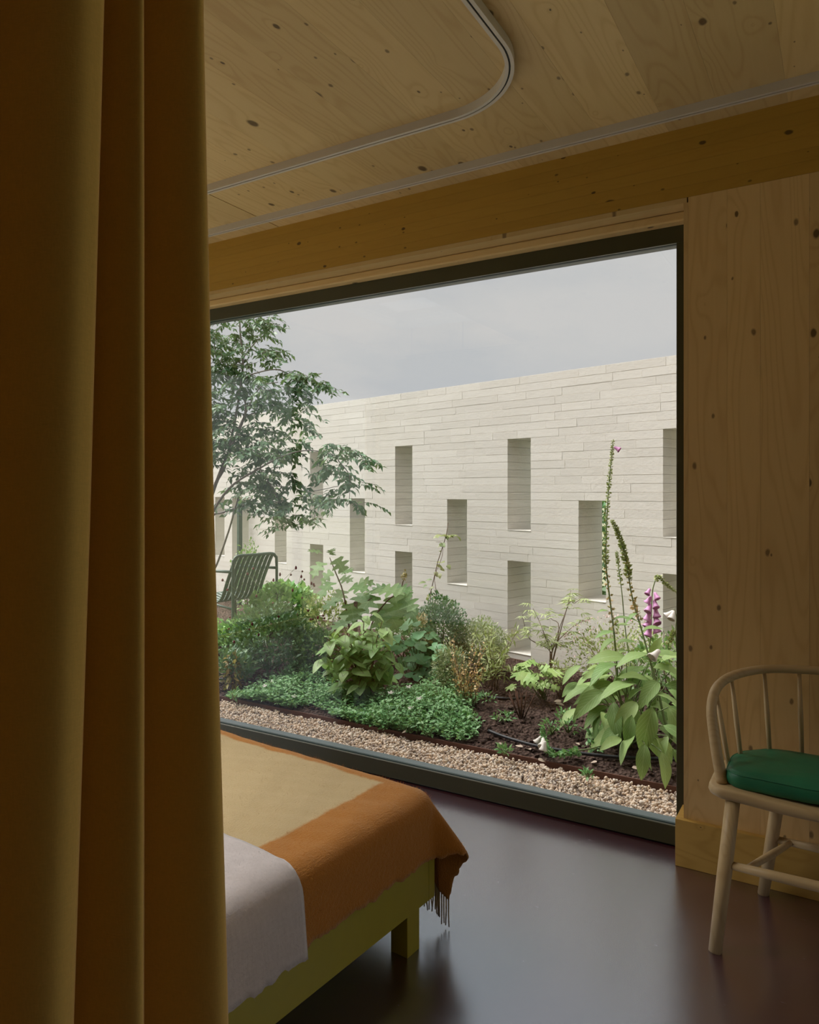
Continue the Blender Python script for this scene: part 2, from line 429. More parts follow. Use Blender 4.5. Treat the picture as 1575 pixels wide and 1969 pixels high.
M['white_fl'] = plain('white_petal', (0.80, 0.76, 0.70), 0.6, .06)
M['cream_fl'] = plain('cream_petal', (0.66, 0.58, 0.30), 0.7, .1)
M['pink_fl'] = plain('pink_petal', (0.66, 0.30, 0.58), 0.6, .15)
M['pale_pink'] = plain('pale_pink_petal', (0.70, 0.48, 0.46), 0.6, .1)
M['red_fl'] = plain('dark_red_head', (0.20, 0.02, 0.035), 0.7, .2)
M['pod'] = leaf_mat('seed_pod', (0.36, 0.46, 0.16), (0.54, 0.54, 0.26), trans=.2)
M['podbrown'] = leaf_mat('dry_seed_pod', (0.62, 0.38, 0.18), (0.50, 0.48, 0.22), trans=.15)
M['deadleaf'] = leaf_mat('dead_leaf', (0.55, 0.40, 0.30), (0.66, 0.56, 0.46), trans=.1)

# ================================================================== THE ROOM
CEIL = 2.57
XL, XR, YB = -4.6, 2.9, -3.6                 # room limits
Y_PANEL, Y_BASE, Y_FRAME, Y_FACADE = 2.671, 2.650, 2.785, 2.95
X_PANEL, X_FRAME = -0.485, -0.531
XW0 = -4.30                                   # far end of the big window
def struct(o): o['kind'] = 'structure'; return o

struct(MB().box(XL-.2, XR+.2, YB-.2, 2.80, -.15, 0).obj('floor', M['floor']))

# ceiling of solid timber planks that run towards the window
RL = (-3.60, -2.40, -.2, 1.5)                 # unseen rooflight added to brighten the bed: x0, x1, y0, y1
def holed(mb, z0, z1):
    mb.box(XL-.2, RL[0], YB-.2, Y_FACADE, z0, z1).box(RL[1], XR+.2, YB-.2, Y_FACADE, z0, z1)
    return mb.box(RL[0], RL[1], YB-.2, RL[2], z0, z1).box(RL[0], RL[1], RL[3], Y_FACADE, z0, z1)
ce = struct(holed(MB(), CEIL+.02, CEIL+.25).obj('ceiling', M['ceil']))
SEAM = -2.33
x = XL; edges = []
widths = [.20, .165, .185, .15, .21, .175]
xs = [SEAM]; i = 0
while xs[0] > XL: xs.insert(0, xs[0] - widths[i % 6]); i += 1
while xs[-1] < XR: xs.append(xs[-1] + widths[i % 6]); i += 1
for a, b in zip(xs[:-1], xs[1:]):
    g = 0.0025 if abs(a - SEAM) < 1e-6 else 0.0002
    h = 0.0025 if abs(b - SEAM) < 1e-6 else 0.0002
    a, b = max(a, XL)+g, min(b, XR)-h
    if b <= RL[0] or a >= RL[1]: MB().box(a, b, YB, Y_PANEL, CEIL, CEIL+.02).obj('plank', M['ceil'], ce)
    else:
        MB().box(a, b, YB, RL[2], CEIL, CEIL+.02).obj('plank', M['ceil'], ce)
        MB().box(a, b, RL[3], Y_PANEL, CEIL, CEIL+.02).obj('plank', M['ceil'], ce)

# window wall: core, glued beam of laminations, vertical planks, lintel lining
FW = (.36, 2.84)                             # unseen next window along the same wall, added to light from the right
wc = MB().box(-.455, FW[0], 2.70, Y_FACADE, 0, CEIL+.02).box(FW[1], XR+.2, 2.70, Y_FACADE, 0, CEIL+.02).box(FW[0], FW[1], 2.70, Y_FACADE, 2.3, CEIL+.02).box(XL-.2, XW0, 2.70, Y_FACADE, 0, CEIL+.02)
wc.box(XW0, -.455, 2.75, Y_FACADE, 2.312, CEIL+.02)
wall = struct(wc.obj('wall_window', M['panel']))
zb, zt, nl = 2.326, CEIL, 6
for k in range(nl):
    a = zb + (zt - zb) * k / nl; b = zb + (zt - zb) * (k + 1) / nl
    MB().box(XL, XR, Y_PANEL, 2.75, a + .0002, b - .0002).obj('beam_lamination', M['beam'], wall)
MB().box(XW0, -.474, Y_PANEL, 2.75, 2.308, 2.3255).obj('lintel_strip', M['soffit'], wall)
MB().box(XW0, -.47, 2.742, 2.90, 2.274, 2.3075).obj('lintel_lining', M['soffit'], wall, bevel=.006)
px_edges = [X_PANEL, -.470, -.345, -.243, -.10, .03, .16, .28, FW[0]]
for a, b in zip(px_edges[:-1], px_edges[1:]):
    top = 2.3075 if a == X_PANEL else 2.3255
    MB().box(a + .0002, b - .0002, Y_PANEL, 2.70, .163, top).obj('wall_plank', M['panel'], wall)
for k in range(2):
    MB().box(XL, XW0, Y_PANEL, 2.70, 0, 2.3255).obj('wall_plank', M['panel'], wall) if k == 0 else None
bb = struct(MB().box(-.509, FW[0], Y_BASE, 2.785, 0, .163).obj('baseboard_window', M['oak'], bevel=.0015))

# side and back walls (outside the picture); side windows added to brighten the room, back wall solid
LW = (-1.4, 2.55, .06, 2.40)                    # unseen window added in the left wall for daylight: y0, y1, z0, z1
wl = MB().box(XL-.2, XL, YB-.2, LW[0], 0, CEIL+.02).box(XL-.2, XL, LW[1], 2.70, 0, CEIL+.02)
wl.box(XL-.2, XL, LW[0], LW[1], 0, LW[2]).box(XL-.2, XL, LW[0], LW[1], LW[3], CEIL+.02)
struct(wl.obj('wall_left', M['panel']))
w3 = struct(MB().box(XL-.11, XL-.10, LW[0]+.05, LW[1]-.05, LW[2]+.05, LW[3]-.05).obj('added_window_left', M['glass']))
fr = MB()
for yy in (LW[0], -.08, 1.23, LW[1]-.06): fr.box(XL-.14, XL-.06, yy, yy+.06, LW[2], LW[3])
fr.box(XL-.14, XL-.06, LW[0], LW[1], LW[2], LW[2]+.06).box(XL-.14, XL-.06, LW[0], LW[1], LW[3]-.06, LW[3])
fr.obj('window_frame', M['bronze'], w3)
RW = (1.0, 2.5, .06, 2.40)  # unseen window added in the right wall to light bed and curtain
wr = MB().box(XR, XR+.2, YB-.2, RW[0], 0, CEIL+.02).box(XR, XR+.2, RW[1], 2.70, 0, CEIL+.02)
wr.box(XR, XR+.2, RW[0], RW[1], 0, RW[2]).box(XR, XR+.2, RW[0], RW[1], RW[3], CEIL+.02)
struct(wr.obj('wall_right', M['darkwall']))
w6 = struct(MB().box(XR+.10, XR+.11, RW[0]+.05, RW[1]-.05, RW[2]+.05, RW[3]-.05).obj('added_window_right', M['glass']))
fr = MB()
for yy in (RW[0], RW[1]-.06): fr.box(XR+.06, XR+.14, yy, yy+.06, RW[2], RW[3])
fr.box(XR+.06, XR+.14, RW[0], RW[1], RW[2], RW[2]+.06).box(XR+.06, XR+.14, RW[0], RW[1], RW[3]-.06, RW[3])
fr.obj('window_frame', M['bronze'], w6)
w5 = struct(MB().box(FW[0]+.05, FW[1]-.05, 2.829, 2.835, .055, 2.25).obj('added_window_next', M['glass']))
MB().box(FW[0], FW[1], Y_FRAME, 2.86, 0, .076).box(FW[0], FW[1], Y_FRAME, 2.86, 2.235, 2.30).box(FW[0], FW[0]+.06, Y_FRAME, 2.86, .076, 2.235).box(FW[1]-.06, FW[1], Y_FRAME, 2.86, .076, 2.235).obj('window_frame', M['bronze'], w5)
struct(MB().box(XL-.2, XR+.2, YB-.2, YB, 0, CEIL+.02).obj('wall_back', M['darkwall']))
# the roof slab that oversails outside
struct(holed(MB(), CEIL+.25, CEIL+.34).obj('roof', M['white']))
w4 = struct(MB().box(RL[0]+.001, RL[1]-.001, RL[2]+.001, RL[3]-.001, CEIL+.31, CEIL+.32).obj('added_rooflight', M['glass']))
MB().box(RL[0]-.05, RL[0], RL[2]-.05, RL[3]+.05, CEIL+.34, CEIL+.42).box(RL[1], RL[1]+.05, RL[2]-.05, RL[3]+.05, CEIL+.34, CEIL+.42).box(RL[0], RL[1], RL[2]-.05, RL[2], CEIL+.34, CEIL+.42).box(RL[0], RL[1], RL[3], RL[3]+.05, CEIL+.34, CEIL+.42).obj('window_frame', M['frameout'], w4)

# the big window: frame members, gaskets, outer frame, pane
ZB, ZT = .076, 2.211
win = struct(MB().box(XW0+.05, X_FRAME+.012, 2.803, 2.809, .050, 2.236).obj('window_1', M['dimming_glass']))
for a in ((XW0, -.455, .006, ZB), (XW0, -.455, ZT, 2.274), (X_FRAME, -.455, ZB, ZT), (XW0, XW0+.06, ZB, ZT)):
    MB().box(a[0], a[1], Y_FRAME, 2.796, a[2], a[3]).obj('window_frame', M['bronze'], win, bevel=.0018)
for a in ((XW0, -.455, .0, .0745), (XW0, -.455, 2.2125, 2.274), (X_FRAME+.002, -.455, .0745, 2.2125), (XW0, XW0+.06, .0745, 2.2125)):
    MB().box(a[0], a[1], 2.796, 2.803, a[2], a[3]).obj('gasket', M['gasket'], win)
    MB().box(a[0], a[1], 2.809, 2.822, a[2], a[3]).obj('gasket', M['gasket'], win)
for a in ((XW0, -.455, -.05, .070), (XW0, -.455, 2.219, 2.30), (X_FRAME+.006, -.455, .070, 2.219), (XW0, XW0+.06, .070, 2.219)):
    MB().box(a[0], a[1], 2.822, 2.880, a[2], a[3]).obj('outer_frame', M['frameout'], win, bevel=.003)

# ------------------------------------------------------------------ curtain tracks
def track(path, label, closed=False):
    """path in plan; the channel profile is swept along it: two lips with a slot between"""
    pts = [Vector((p[0], p[1], 0)) for p in path]
    def sweep(prof):
        P = []
        for i, p in enumerate(pts):
            t = (pts[min(i+1, len(pts)-1)] - pts[max(i-1, 0)]).normalized()
            nrm = Vector((-t.y, t.x, 0))
            P.append([p + nrm * q[0] + Vector((0, 0, CEIL - q[1])) for q in prof])
        return P
    hw, ht, sl = .0135, .028, .0028
    prof = [(-hw, 0), (-hw, ht), (-sl, ht), (-sl, ht-.012), (sl, ht-.012), (sl, ht), (hw, ht), (hw, 0)]
    mb = MB(); mb.grid(sweep(prof))
    n = len(mb.v); mb.f.append(tuple(range(8))[::-1]); mb.f.append(tuple(range(n-8, n)))
    o = mb.obj('curtain_track', M['track'])
    MB().grid(sweep([(-sl+.0002, ht-.003), (sl-.0002, ht-.003)])).obj('slot', M['slot'], o)  # near-black strip paints the shade inside the groove
    tag(o, label, 'curtain track'); return o
XT, YT, RT = -.82, 2.163, .30
path = [(XT, -2.6), (XT, YT - RT)]
for k in range(1, 25):
    a = math.pi/2 * k / 24
    path.append((XT - RT + RT*math.cos(a), YT - RT + RT*math.sin(a)))
path.append((-4.4, YT))
track(path, 'beige metal curtain track on the plank ceiling that bends around a rounded corner')
track([(2.8, 2.53), (-4.4, 2.53)], 'straight beige metal curtain track along the ceiling beside the beam')

# ------------------------------------------------------------------ curtain
def curtain():
    zs = np.linspace(.02, CEIL - .035, 40)
    # silhouette positions of the three folds nearest the bed, for the top, middle and foot of the visible height
    hz = np.array([0.64, 1.27, 2.0])
    K = np.array([[.542, .647, .796], [.565, .647, .771], [.587, .645, .7504]])
    rows = []
    for z in zs:
        k = [np.interp(z, hz, K[:, j]) for j in range(3)]
        if z < .64: k = [k[0]-(.64-z)*.03, k[1], k[2]+(.64-z)*.03]
        # fold boundaries further from the window; unseen folds extended to block light from the left
        knots = [k[0]-.17*q*(1+.03*math.sin(q*2.3)) for q in range(17, 0, -1)]+[k[0], k[1], k[2]]
        pts = []
        N = 22; XC = -.795
        def ph0(Ln, A): return math.asin(min(.9, 1.07*Ln/(2*math.pi*A)))
        for j in range(len(knots)-1):
            a, b = knots[j], knots[j+1]; Ln = b - a
            A = .070 + .008*math.sin(j*2.1)
            An = .070 + .008*math.sin((j+1)*2.1)
            for q in range(N):
                u = q / N                    # u = 0 at the silhouette of fold j, u = 1 at that of fold j+1
                p0, p1 = ph0(Ln, A), ph0(Ln, An)
                ph = p0 + (2*math.pi + p1 - p0)*u; Au = A + (An - A)*u
                y = a + Ln*(u + .05*math.sin(2*math.pi*u))
                pts.append((XC - Au*(1 - math.cos(ph)) + .003*noise1(z*1.6 + j*3, j)*math.sin(math.pi*u), y))
        # the edge turns back behind the last fold
        b = knots[-1]; Ln = .12; A = .070 + .008*math.sin((len(knots)-1)*2.1); p0 = ph0(Ln, A)
        for q in range(N):
            u = q/(N-1)*.5
            ph = 2*math.pi*u + p0
            pts.append((XC - A*(1 - math.cos(ph)), b + Ln*u*.7))
        rows.append([Vector((p[0], p[1], z)) for p in pts])
    o = MB().grid(rows).obj('curtain', M['curtain'], smooth=True)
    s = o.modifiers.new('sub', 'SUBSURF'); s.levels = 1; s.render_levels = 1
    s = o.modifiers.new('thick', 'SOLIDIFY'); s.thickness = .0025; s.offset = 0
    tag(o, 'heavy ochre wool curtain hanging in deep vertical folds beside the bed', 'curtain')
curtain()

# ------------------------------------------------------------------ bed
BC = Vector((-1.033, 1.868, 0)); BR = -math.radians(5.0)
bed = empty('bed', BC, BR); tag(bed, 'low olive green lacquered bed frame with square legs under the blankets', 'bed')
BWd, BLn = 1.66, 2.06
MB().box(-.022, 0, -BLn, -.030, .116, .252).obj('side_rail', M['bed'], bed, bevel=.0015)
MB().box(-BWd, -BWd+.022, -BLn, -.030, .116, .252).obj('side_rail', M['bed'], bed, bevel=.0015)
MB().box(-BWd, 0, -.0295, 0, .116, .252).obj('end_rail', M['bed'], bed, bevel=.0015)
MB().box(-BWd, 0, -BLn-.03, -BLn-.0005, .116, .60).obj('headboard', M['bed'], bed, bevel=.0015)
MB().box(-BWd+.022, -.022, -BLn, -.03, .20, .245).obj('slat_base', M['bed'], bed)
for sx in (0, -BWd+.058):
    for sy in (-.075, -BLn+.02):
        MB().box(sx-.060, sx-.002, sy-.058, sy, 0, .1155).obj('leg', M['bed'], bed, bevel=.0012)
mt = MB().box(-BWd+.03, -.03, -BLn+.02, -.035, .252, .415).obj('mattress', M['mattress'], None, True, .045, BC, BR)
tag(mt, 'pale mattress lying in the olive bed frame under the blankets', 'mattress')

RD = .062; LA = math.pi*RD/2
def profile(rr, k):
    """distance over a rounded edge -> (outward, drop); k is the outward share of the hanging part"""
    if rr <= 0: return rr, 0.0
    te = math.acos(min(.97, k)); th = rr/RD
    if th < te: return RD*math.sin(th), RD*(1-math.cos(th))
    rest = rr - te*RD
    return RD*math.sin(te)+rest*math.cos(te), RD*(1-math.cos(te))+rest*math.sin(te)
def drape(a, b, top, x_edge, y_edge, wr=1.0):
    """a, b: cloth distances past the right edge and past the end edge (negative on top)"""
    a1, b1 = a+LA/2, b+LA/2
    cx, cy = x_edge-RD, y_edge-RD
    und = .0035*wr*(noise1(a*9+b*4, 1)+noise1(b*11-a*5, 2))
    if a1 <= 0 and b1 <= 0: return Vector((cx+a1, cy+b1, top+und))
    if b1 <= 0:
        k = .07+.035*noise1(b*7, 3)*wr
        o, d = profile(a1, max(.0, k)); return Vector((cx+o, cy+b1, top-d+und*.5))
    if a1 <= 0:
        k = .10+.06*noise1(a*8, 4)*wr
        o, d = profile(b1, max(.0, k)); return Vector((cx+a1, cy+o, top-d+und*.5))
    rr = math.hypot(a1, b1); ph = math.atan2(b1, a1)
    s2 = math.sin(2*ph)
    k0 = .07+.035*noise1(b*7, 3)*wr; k1 = .10+.06*noise1(a*8, 4)*wr
    k = k0*(1-ph/(math.pi/2))+k1*ph/(math.pi/2) + .50*math.exp(-((math.degrees(ph)-34)/19)**2)
    o, d = profile(rr, max(0, k))
    return Vector((cx+o*math.cos(ph), cy+o*math.sin(ph), top-d))
CLOTH = {}
def draped(name, mat, a0, a1, b0, b1, na, nb, top, hem=lambda b: 0, xe=.012, ye=.010, wr=1.0, hemb=lambda a: 0, thick=.007):
    rows = []; uvs = []
    for i in range(na+1):
        row = []
        for j in range(nb+1):
            fb = j/nb; b = b0+(b1-b0)*fb
            fa = i/na; a = a0+(a1-a0)*fa
            a += hem(b)*max(0, (fa-.7)/.3); b += hemb(a)*max(0, .12-fb)/.12
            row.append(drape(a, b, top, xe, ye, wr)); uvs.append((a, b))
        rows.append(row)
    mb = MB().grid(rows)
    o = mb.obj(name, mat, None, True, 0, BC, BR)
    uvl = o.data.uv_layers.new(name='UVMap')
    for lp in o.data.loops: uvl.data[lp.index].uv = uvs[lp.vertex_index]
    s = o.modifiers.new('thick', 'SOLIDIFY'); s.thickness = thick; s.offset = 1
    CLOTH[o.name] = {'uvs': uvs}
    return o
hem1 = lambda b: .006*noise1(b*26, 5)+.004*noise1(b*70, 6) - .008*max(0, b)
bl = draped('wool_blanket', M['blanket'], -1.70, .158, -.80, .275, 150, 130, .428, hem1)
tag(bl, 'cream wool blanket with a wide burnt orange border and tasselled end on the bed', 'blanket')
# tassels along the end hem
nT = 120
for k in range(nT+1):
    a = .155 - 1.80*k/nT
    p = drape(a, .275, .428, .012, .010) + Vector((0, .003, 0))
    ln = .085+.012*noise1(k*1.9, 3)
    pts = [p+Vector((0,0,.006)), p+Vector((.002*noise1(k, 1), .003*noise1(k, 2), -ln*.5)), p+Vector((.006*noise1(k, 5), .006*noise1(k, 4), -ln))]
    if pts[-1].z < .004: pts[-1].z = .004
    MB().tube(pts, [.0024, .0022, .0019], 5).obj('tassel', M['fringe'], bl, True)
hem2 = lambda b: .007*noise1(b*30, 8)+.004*noise1(b*83, 9)
hemf = lambda a: 0
th = draped('mohair_throw', M['throw'], -1.68, .176, -1.45, -.575, 110, 90, .441, hem2, .021, .010, 1.0, thick=.012)
tag(th, 'pale lilac grey mohair throw folded across the cream blanket', 'throw')
# short mohair fibres standing off both cloths
def fuzz(o, n, ln, mat, parent, seed):
    r = np.random.default_rng(seed); me = o.data
    V = np.empty(len(me.vertices)*3, np.float32); me.vertices.foreach_get('co', V); V = V.reshape(-1, 3)
    Q = np.array([p.vertices[:] for p in me.polygons if len(p.vertices) == 4])
    c = V[Q]; cen = c.mean(1)
    nm = np.cross(c[:,2]-c[:,0], c[:,3]-c[:,1]); ar = np.linalg.norm(nm, axis=1); nm /= ar[:,None]+1e-9
    pick = r.choice(len(Q), n, p=ar/ar.sum())
    uv = r.random((n, 2))
    q = c[pick]
    if 'uvs' in CLOTH.get(o.name, {}):
        U4 = np.array(CLOTH[o.name]['uvs'])[Q][pick].mean(1)
    P = (q[:,0]*(1-uv[:,:1])*(1-uv[:,1:])+q[:,1]*uv[:,:1]*(1-uv[:,1:])+q[:,2]*uv[:,:1]*uv[:,1:]+q[:,3]*(1-uv[:,:1])*uv[:,1:])
    N = nm[pick]
    return P, N, U4
def add_fuzz(o, n, ln, wd, mat, name, off, seed, flip=1, keep=None):
    r = np.random.default_rng(seed)
    P, N, U4 = fuzz(o, n, ln, mat, o, seed); N = N*flip
    if keep is not None:
        k = keep(U4); P, N = P[k], N[k]; n = len(P)
    P = P+N*off
    D = N*.55+r.normal(0, .55, (n, 3)); D[:,2] -= .25; D /= np.linalg.norm(D, axis=1)[:,None]
    D += N*.15
    S = np.cross(D, r.normal(0, 1, (n, 3))); S /= np.linalg.norm(S, axis=1)[:,None]+1e-9
    l = ln*(.4+r.random((n, 1)))
    V = np.concatenate([P-S*wd, P+S*wd, P+D*l], 1).reshape(-1, 3)
    T = np.arange(3*n).reshape(-1, 3)
    me = npmesh(name, V, T)
    f = link(name, me, mat, o); f['kind'] = 'stuff'
    return f

# ------------------------------------------------------------------ chair with hoop back
CHX = 0.0
chair = empty('armchair', (CHX, 2.40, 0))
tag(chair, 'low ash wood armchair with a bent hoop back and thin spindles beside the window', 'chair')
def cw(p): return Vector((p[0], p[1]-2.40, p[2]))
def catmull(ctrl, n=8):
    P = [Vector(c) for c in ctrl]; P = [P[0]*2-P[1]]+P+[P[-1]*2-P[-2]]; out = []
    for i in range(1, len(P)-2):
        for q in range(n):
            t = q/n; a, b, c, d = P[i-1], P[i], P[i+1], P[i+2]
            out.append(.5*((2*b)+(c-a)*t+(2*a-5*b+4*c-d)*t*t+(3*b-a-3*c+d)*t**3))
    out.append(P[-2]); return out
half = [(-.308, 2.288, .452), (-.330, 2.305, .56), (-.345, 2.345, .665), (-.322, 2.432, .718), (-.235, 2.543, .738), (-.11, 2.592, .743)]
full = half+[(0, 2.602, .744)]+[(-p[0], p[1], p[2]) for p in reversed(half)]
hoop_pts = catmull(full, 8)
rr = [.0165-.0035*math.sin(math.pi*min(1, max(0, i/(len(hoop_pts)-1)))) for i in range(len(hoop_pts))]
MB().tube([cw(p) for p in hoop_pts], rr, 14).obj('hoop', M['chairwoodx'], chair, True)
def hoop_near(xt):
    return min(hoop_pts, key=lambda p: (p-Vector(xt)).length)
sp_half = [((-.296, 2.365, .452), (-.338, 2.385, .69)), ((-.272, 2.437, .452), (-.310, 2.455, .715)), ((-.20, 2.517, .452), (-.225, 2.55, .735)), ((-.115, 2.556, .452), (-.125, 2.588, .74)), ((-.035, 2.57, .452), (-.038, 2.60, .744))]
for s in (1, -1):
    for b, t in sp_half:
        b2 = (b[0]*s, b[1], b[2]); t2 = hoop_near((t[0]*s, t[1], t[2]))
        m = (Vector(b2)+t2)/2
        MB().tube([cw(b2), cw(m), cw(t2)], [.0062, .0078, .0055], 8).obj('spindle', M['chairwood'], chair, True)
# seat plank with softly rounded corners and a dished front edge
def rounded(hw, y0, y1, rf, rb, n=10, bow=.0):
    out = []
    for (cx, cy, r, a0) in ((hw-rf, y0+rf, rf, -90), (hw-rb, y1-rb, rb, 0), (-hw+rb, y1-rb, rb, 90), (-hw+rf, y0+rf, rf, 180)):
        for k in range(n+1):
            a = math.radians(a0+90*k/n)
            out.append((cx+r*math.cos(a), cy+r*math.sin(a)))
    # extra points on the front edge so that it can curve
    res = []
    for i, p in enumerate(out):
        res.append(p)
    fx = np.linspace(-hw+rf, hw-rf, 14)[1:-1]
    res += [(x, y0-bow*(1-(x/(hw-rf))**2)) for x in fx]
    return res
def slab(outline, levels, name, mat, parent, zfun=lambda x, y: 0, smooth=True):
    """levels: list of (inset, z)"""
    n = len(outline); cx = sum(p[0] for p in outline)/n; cy = sum(p[1] for p in outline)/n
    mb = MB(); rows = []
    for ins, z in levels:
        row = []
        for p in outline:
            dx, dy = p[0]-cx, p[1]-cy; l = math.hypot(dx, dy); f = max(0.02, (l-ins)/l)
            q = (cx+dx*f, cy+dy*f)
            row.append(cw((q[0], q[1], z+zfun(q[0], q[1]))))
        rows.append(row)
    for row in rows: mb.v += [tuple(v) for v in row]
    for i in range(len(rows)-1):
        for k in range(n):
            mb.f.append((i*n+k, i*n+(k+1)%n, (i+1)*n+(k+1)%n, (i+1)*n+k))
    mb.f.append(tuple(reversed(range(n)))); mb.f.append(tuple((len(rows)-1)*n+k for k in range(n)))
    return mb.obj(name, mat, parent, smooth)
seat_out = rounded(.345, 2.238, 2.600, .045, .17, bow=.012)
dish = lambda x, y: -.010*max(0, 1-(x/.26)**2)*max(0, min(1, (2.42-y)/.18))
slab(seat_out, [(.05, .419), (.016, .422), (.004, .428), (0, .437), (.002, .449), (.009, .453), (.06, .453), (.2, .453)], 'seat', M['chairwoodx'], chair, dish)
for s in (1, -1):
    MB().tube([cw(p) for p in ((-.276*s, 2.266, .428), (-.296*s, 2.240, .215), (-.317*s, 2.212, 0))], [.0195, .0200, .0178], 16).obj('leg', M['chairwood'], chair, True)
    MB().tube([cw(p) for p in ((-.168*s, 2.505, .428), (-.198*s, 2.560, .215), (-.2285*s, 2.610, 0))], [.0185, .0190, .0170], 16).obj('leg', M['chairwood'], chair, True)
    MB().tube([cw(p) for p in ((-.240*s, 2.242, .240), (-.193*s, 2.40, .222), (-.147*s, 2.560, .205))], [.0085, .0115, .0085], 12).obj('stretcher', M['chairwood'], chair, True)
MB().tube([cw(p) for p in ((-.290, 2.243, .240), (-.15, 2.242, .240), (0, 2.242, .240), (.15, 2.242, .240), (.290, 2.243, .240))], [.0105, .0135, .0145, .0135, .0105], 12).obj('stretcher', M['chairwoodx'], chair, True)
MB().tube([cw(p) for p in ((-.196, 2.562, .205), (0, 2.562, .205), (.196, 2.562, .205))], [.0105, .0135, .0105], 12).obj('stretcher', M['chairwoodx'], chair, True)
cu_out = rounded(.302, 2.262, 2.545, .05, .15, bow=.012)
cu = empty('seat_cushion', (CHX, 2.40, .4535)); tag(cu, 'dark green leather seat cushion on the ash armchair', 'cushion')
_cw = cw
def cw(p): return Vector((p[0], p[1]-2.40, p[2]-.4535))
puff = lambda x, y: .006*noise1(x*9+y*6, 3)*0.6
slab(cu_out, [(.03, .4545), (.008, .4545), (.001, .460), (-.003, .474), (.000, .488), (.006, .495), (.03, .502), (.09, .507), (.16, .508), (.25, .508)], 'cushion_pad', M['leather'], cu, puff); pad = bpy.data.objects['cushion_pad']
n = len(cu_out); ccx = sum(p[0] for p in cu_out)/n; ccy = sum(p[1] for p in cu_out)/n
loop = []
for p in cu_out+cu_out[:1]:
    dx, dy = p[0]-ccx, p[1]-ccy; l = math.hypot(dx, dy); f = (l-.004)/l
    q = (ccx+dx*f, ccy+dy*f); loop.append(cw((q[0], q[1], .4935+puff(*q))))
MB().tube(loop, .0022, 6).obj('piping', M['leather'], pad, True)
cw = _cw

# ================================================================== OUTSIDE
# big ground, gravel strip, steel edging, soil bed
struct(MB().box(-40, 30, 2.95, 60, -.3, -.06).box(-40, XL-.2, -25, 2.95, -.3, -.06).box(XL-.2, 30, -25, YB-.2, -.3, -.06).box(XR+.2, 30, YB-.2, 2.95, -.3, -.06).obj('lawn', M['lawn']))
struct(MB().box(-11.0, 3.4, 2.881, 3.300, -.06, -.012).obj('gravel_bed', M['gravelbase']))
ed = tag(MB().box(-11.0, 3.4, 3.300, 3.306, -.06, .022).obj('steel_edging', M['steel']), 'thin rusty steel edging strip between the gravel and the soil bed', 'edging')

def pebbles():
    r = np.random.default_rng(3)
    t = (1+5**.5)/2
    ico = np.array([(-1,t,0),(1,t,0),(-1,-t,0),(1,-t,0),(0,-1,t),(0,1,t),(0,-1,-t),(0,1,-t),(t,0,-1),(t,0,1),(-t,0,-1),(-t,0,1)])/math.sqrt(1+t*t)
    tri = np.array([(0,11,5),(0,5,1),(0,1,7),(0,7,10),(0,10,11),(1,5,9),(5,11,4),(11,10,2),(10,7,6),(7,1,8),(3,9,4),(3,4,2),(3,2,6),(3,6,8),(3,8,9),(4,9,5),(2,4,11),(6,2,10),(8,6,7),(9,8,1)])
    n = 26000
    X = r.uniform(-4.9, .35, n); Y = r.uniform(2.890, 3.292, n)
    S = r.gamma(9, .00073, n).clip(.0038, .013)
    Z = r.uniform(-.014, .006, n)
    Q = r.normal(size=(n, 4)); Q /= np.linalg.norm(Q, axis=1)[:,None]
    w, x, y, z = Q.T
    R = np.stack([np.stack([1-2*(y*y+z*z), 2*(x*y-z*w), 2*(x*z+y*w)], 1), np.stack([2*(x*y+z*w), 1-2*(x*x+z*z), 2*(y*z-x*w)], 1), np.stack([2*(x*z-y*w), 2*(y*z+x*w), 1-2*(x*x+y*y)], 1)], 1)
    V = ico[None]*np.stack([S, S*r.uniform(.65, .95, n), S*r.uniform(.45, .8, n)], 1)[:,None,:]
    V = np.einsum('nij,nkj->nki', R, V)+np.stack([X, Y, Z], 1)[:,None,:]
    V[:,:,1] = V[:,:,1].clip(2.883, 3.2985)
    T = tri[None]+(np.arange(n)*12)[:,None,None]
    me = npmesh('gravel', V.reshape(-1, 3), T.reshape(-1, 3))
    o = link('gravel', me, M['pebble'], None, True)
    tag(o, 'pale mixed pea gravel in a strip along the foot of the window', 'gravel', kind='stuff')
pebbles()

# garden wall frame: origin, direction along the wall, normal towards the house
WP0 = Vector((-1.83+.2515*.06, 4.96+.9678*.06, 0)); WU = Vector((-.9678, .2515, 0)); WN = Vector((-.2515, -.9678, 0))
W_ANG = math.atan2(WU.y, WU.x)
WD = .31
def on_wall(s, z, out=0.0): return WP0+WU*s+WN*out+Vector((0, 0, z))

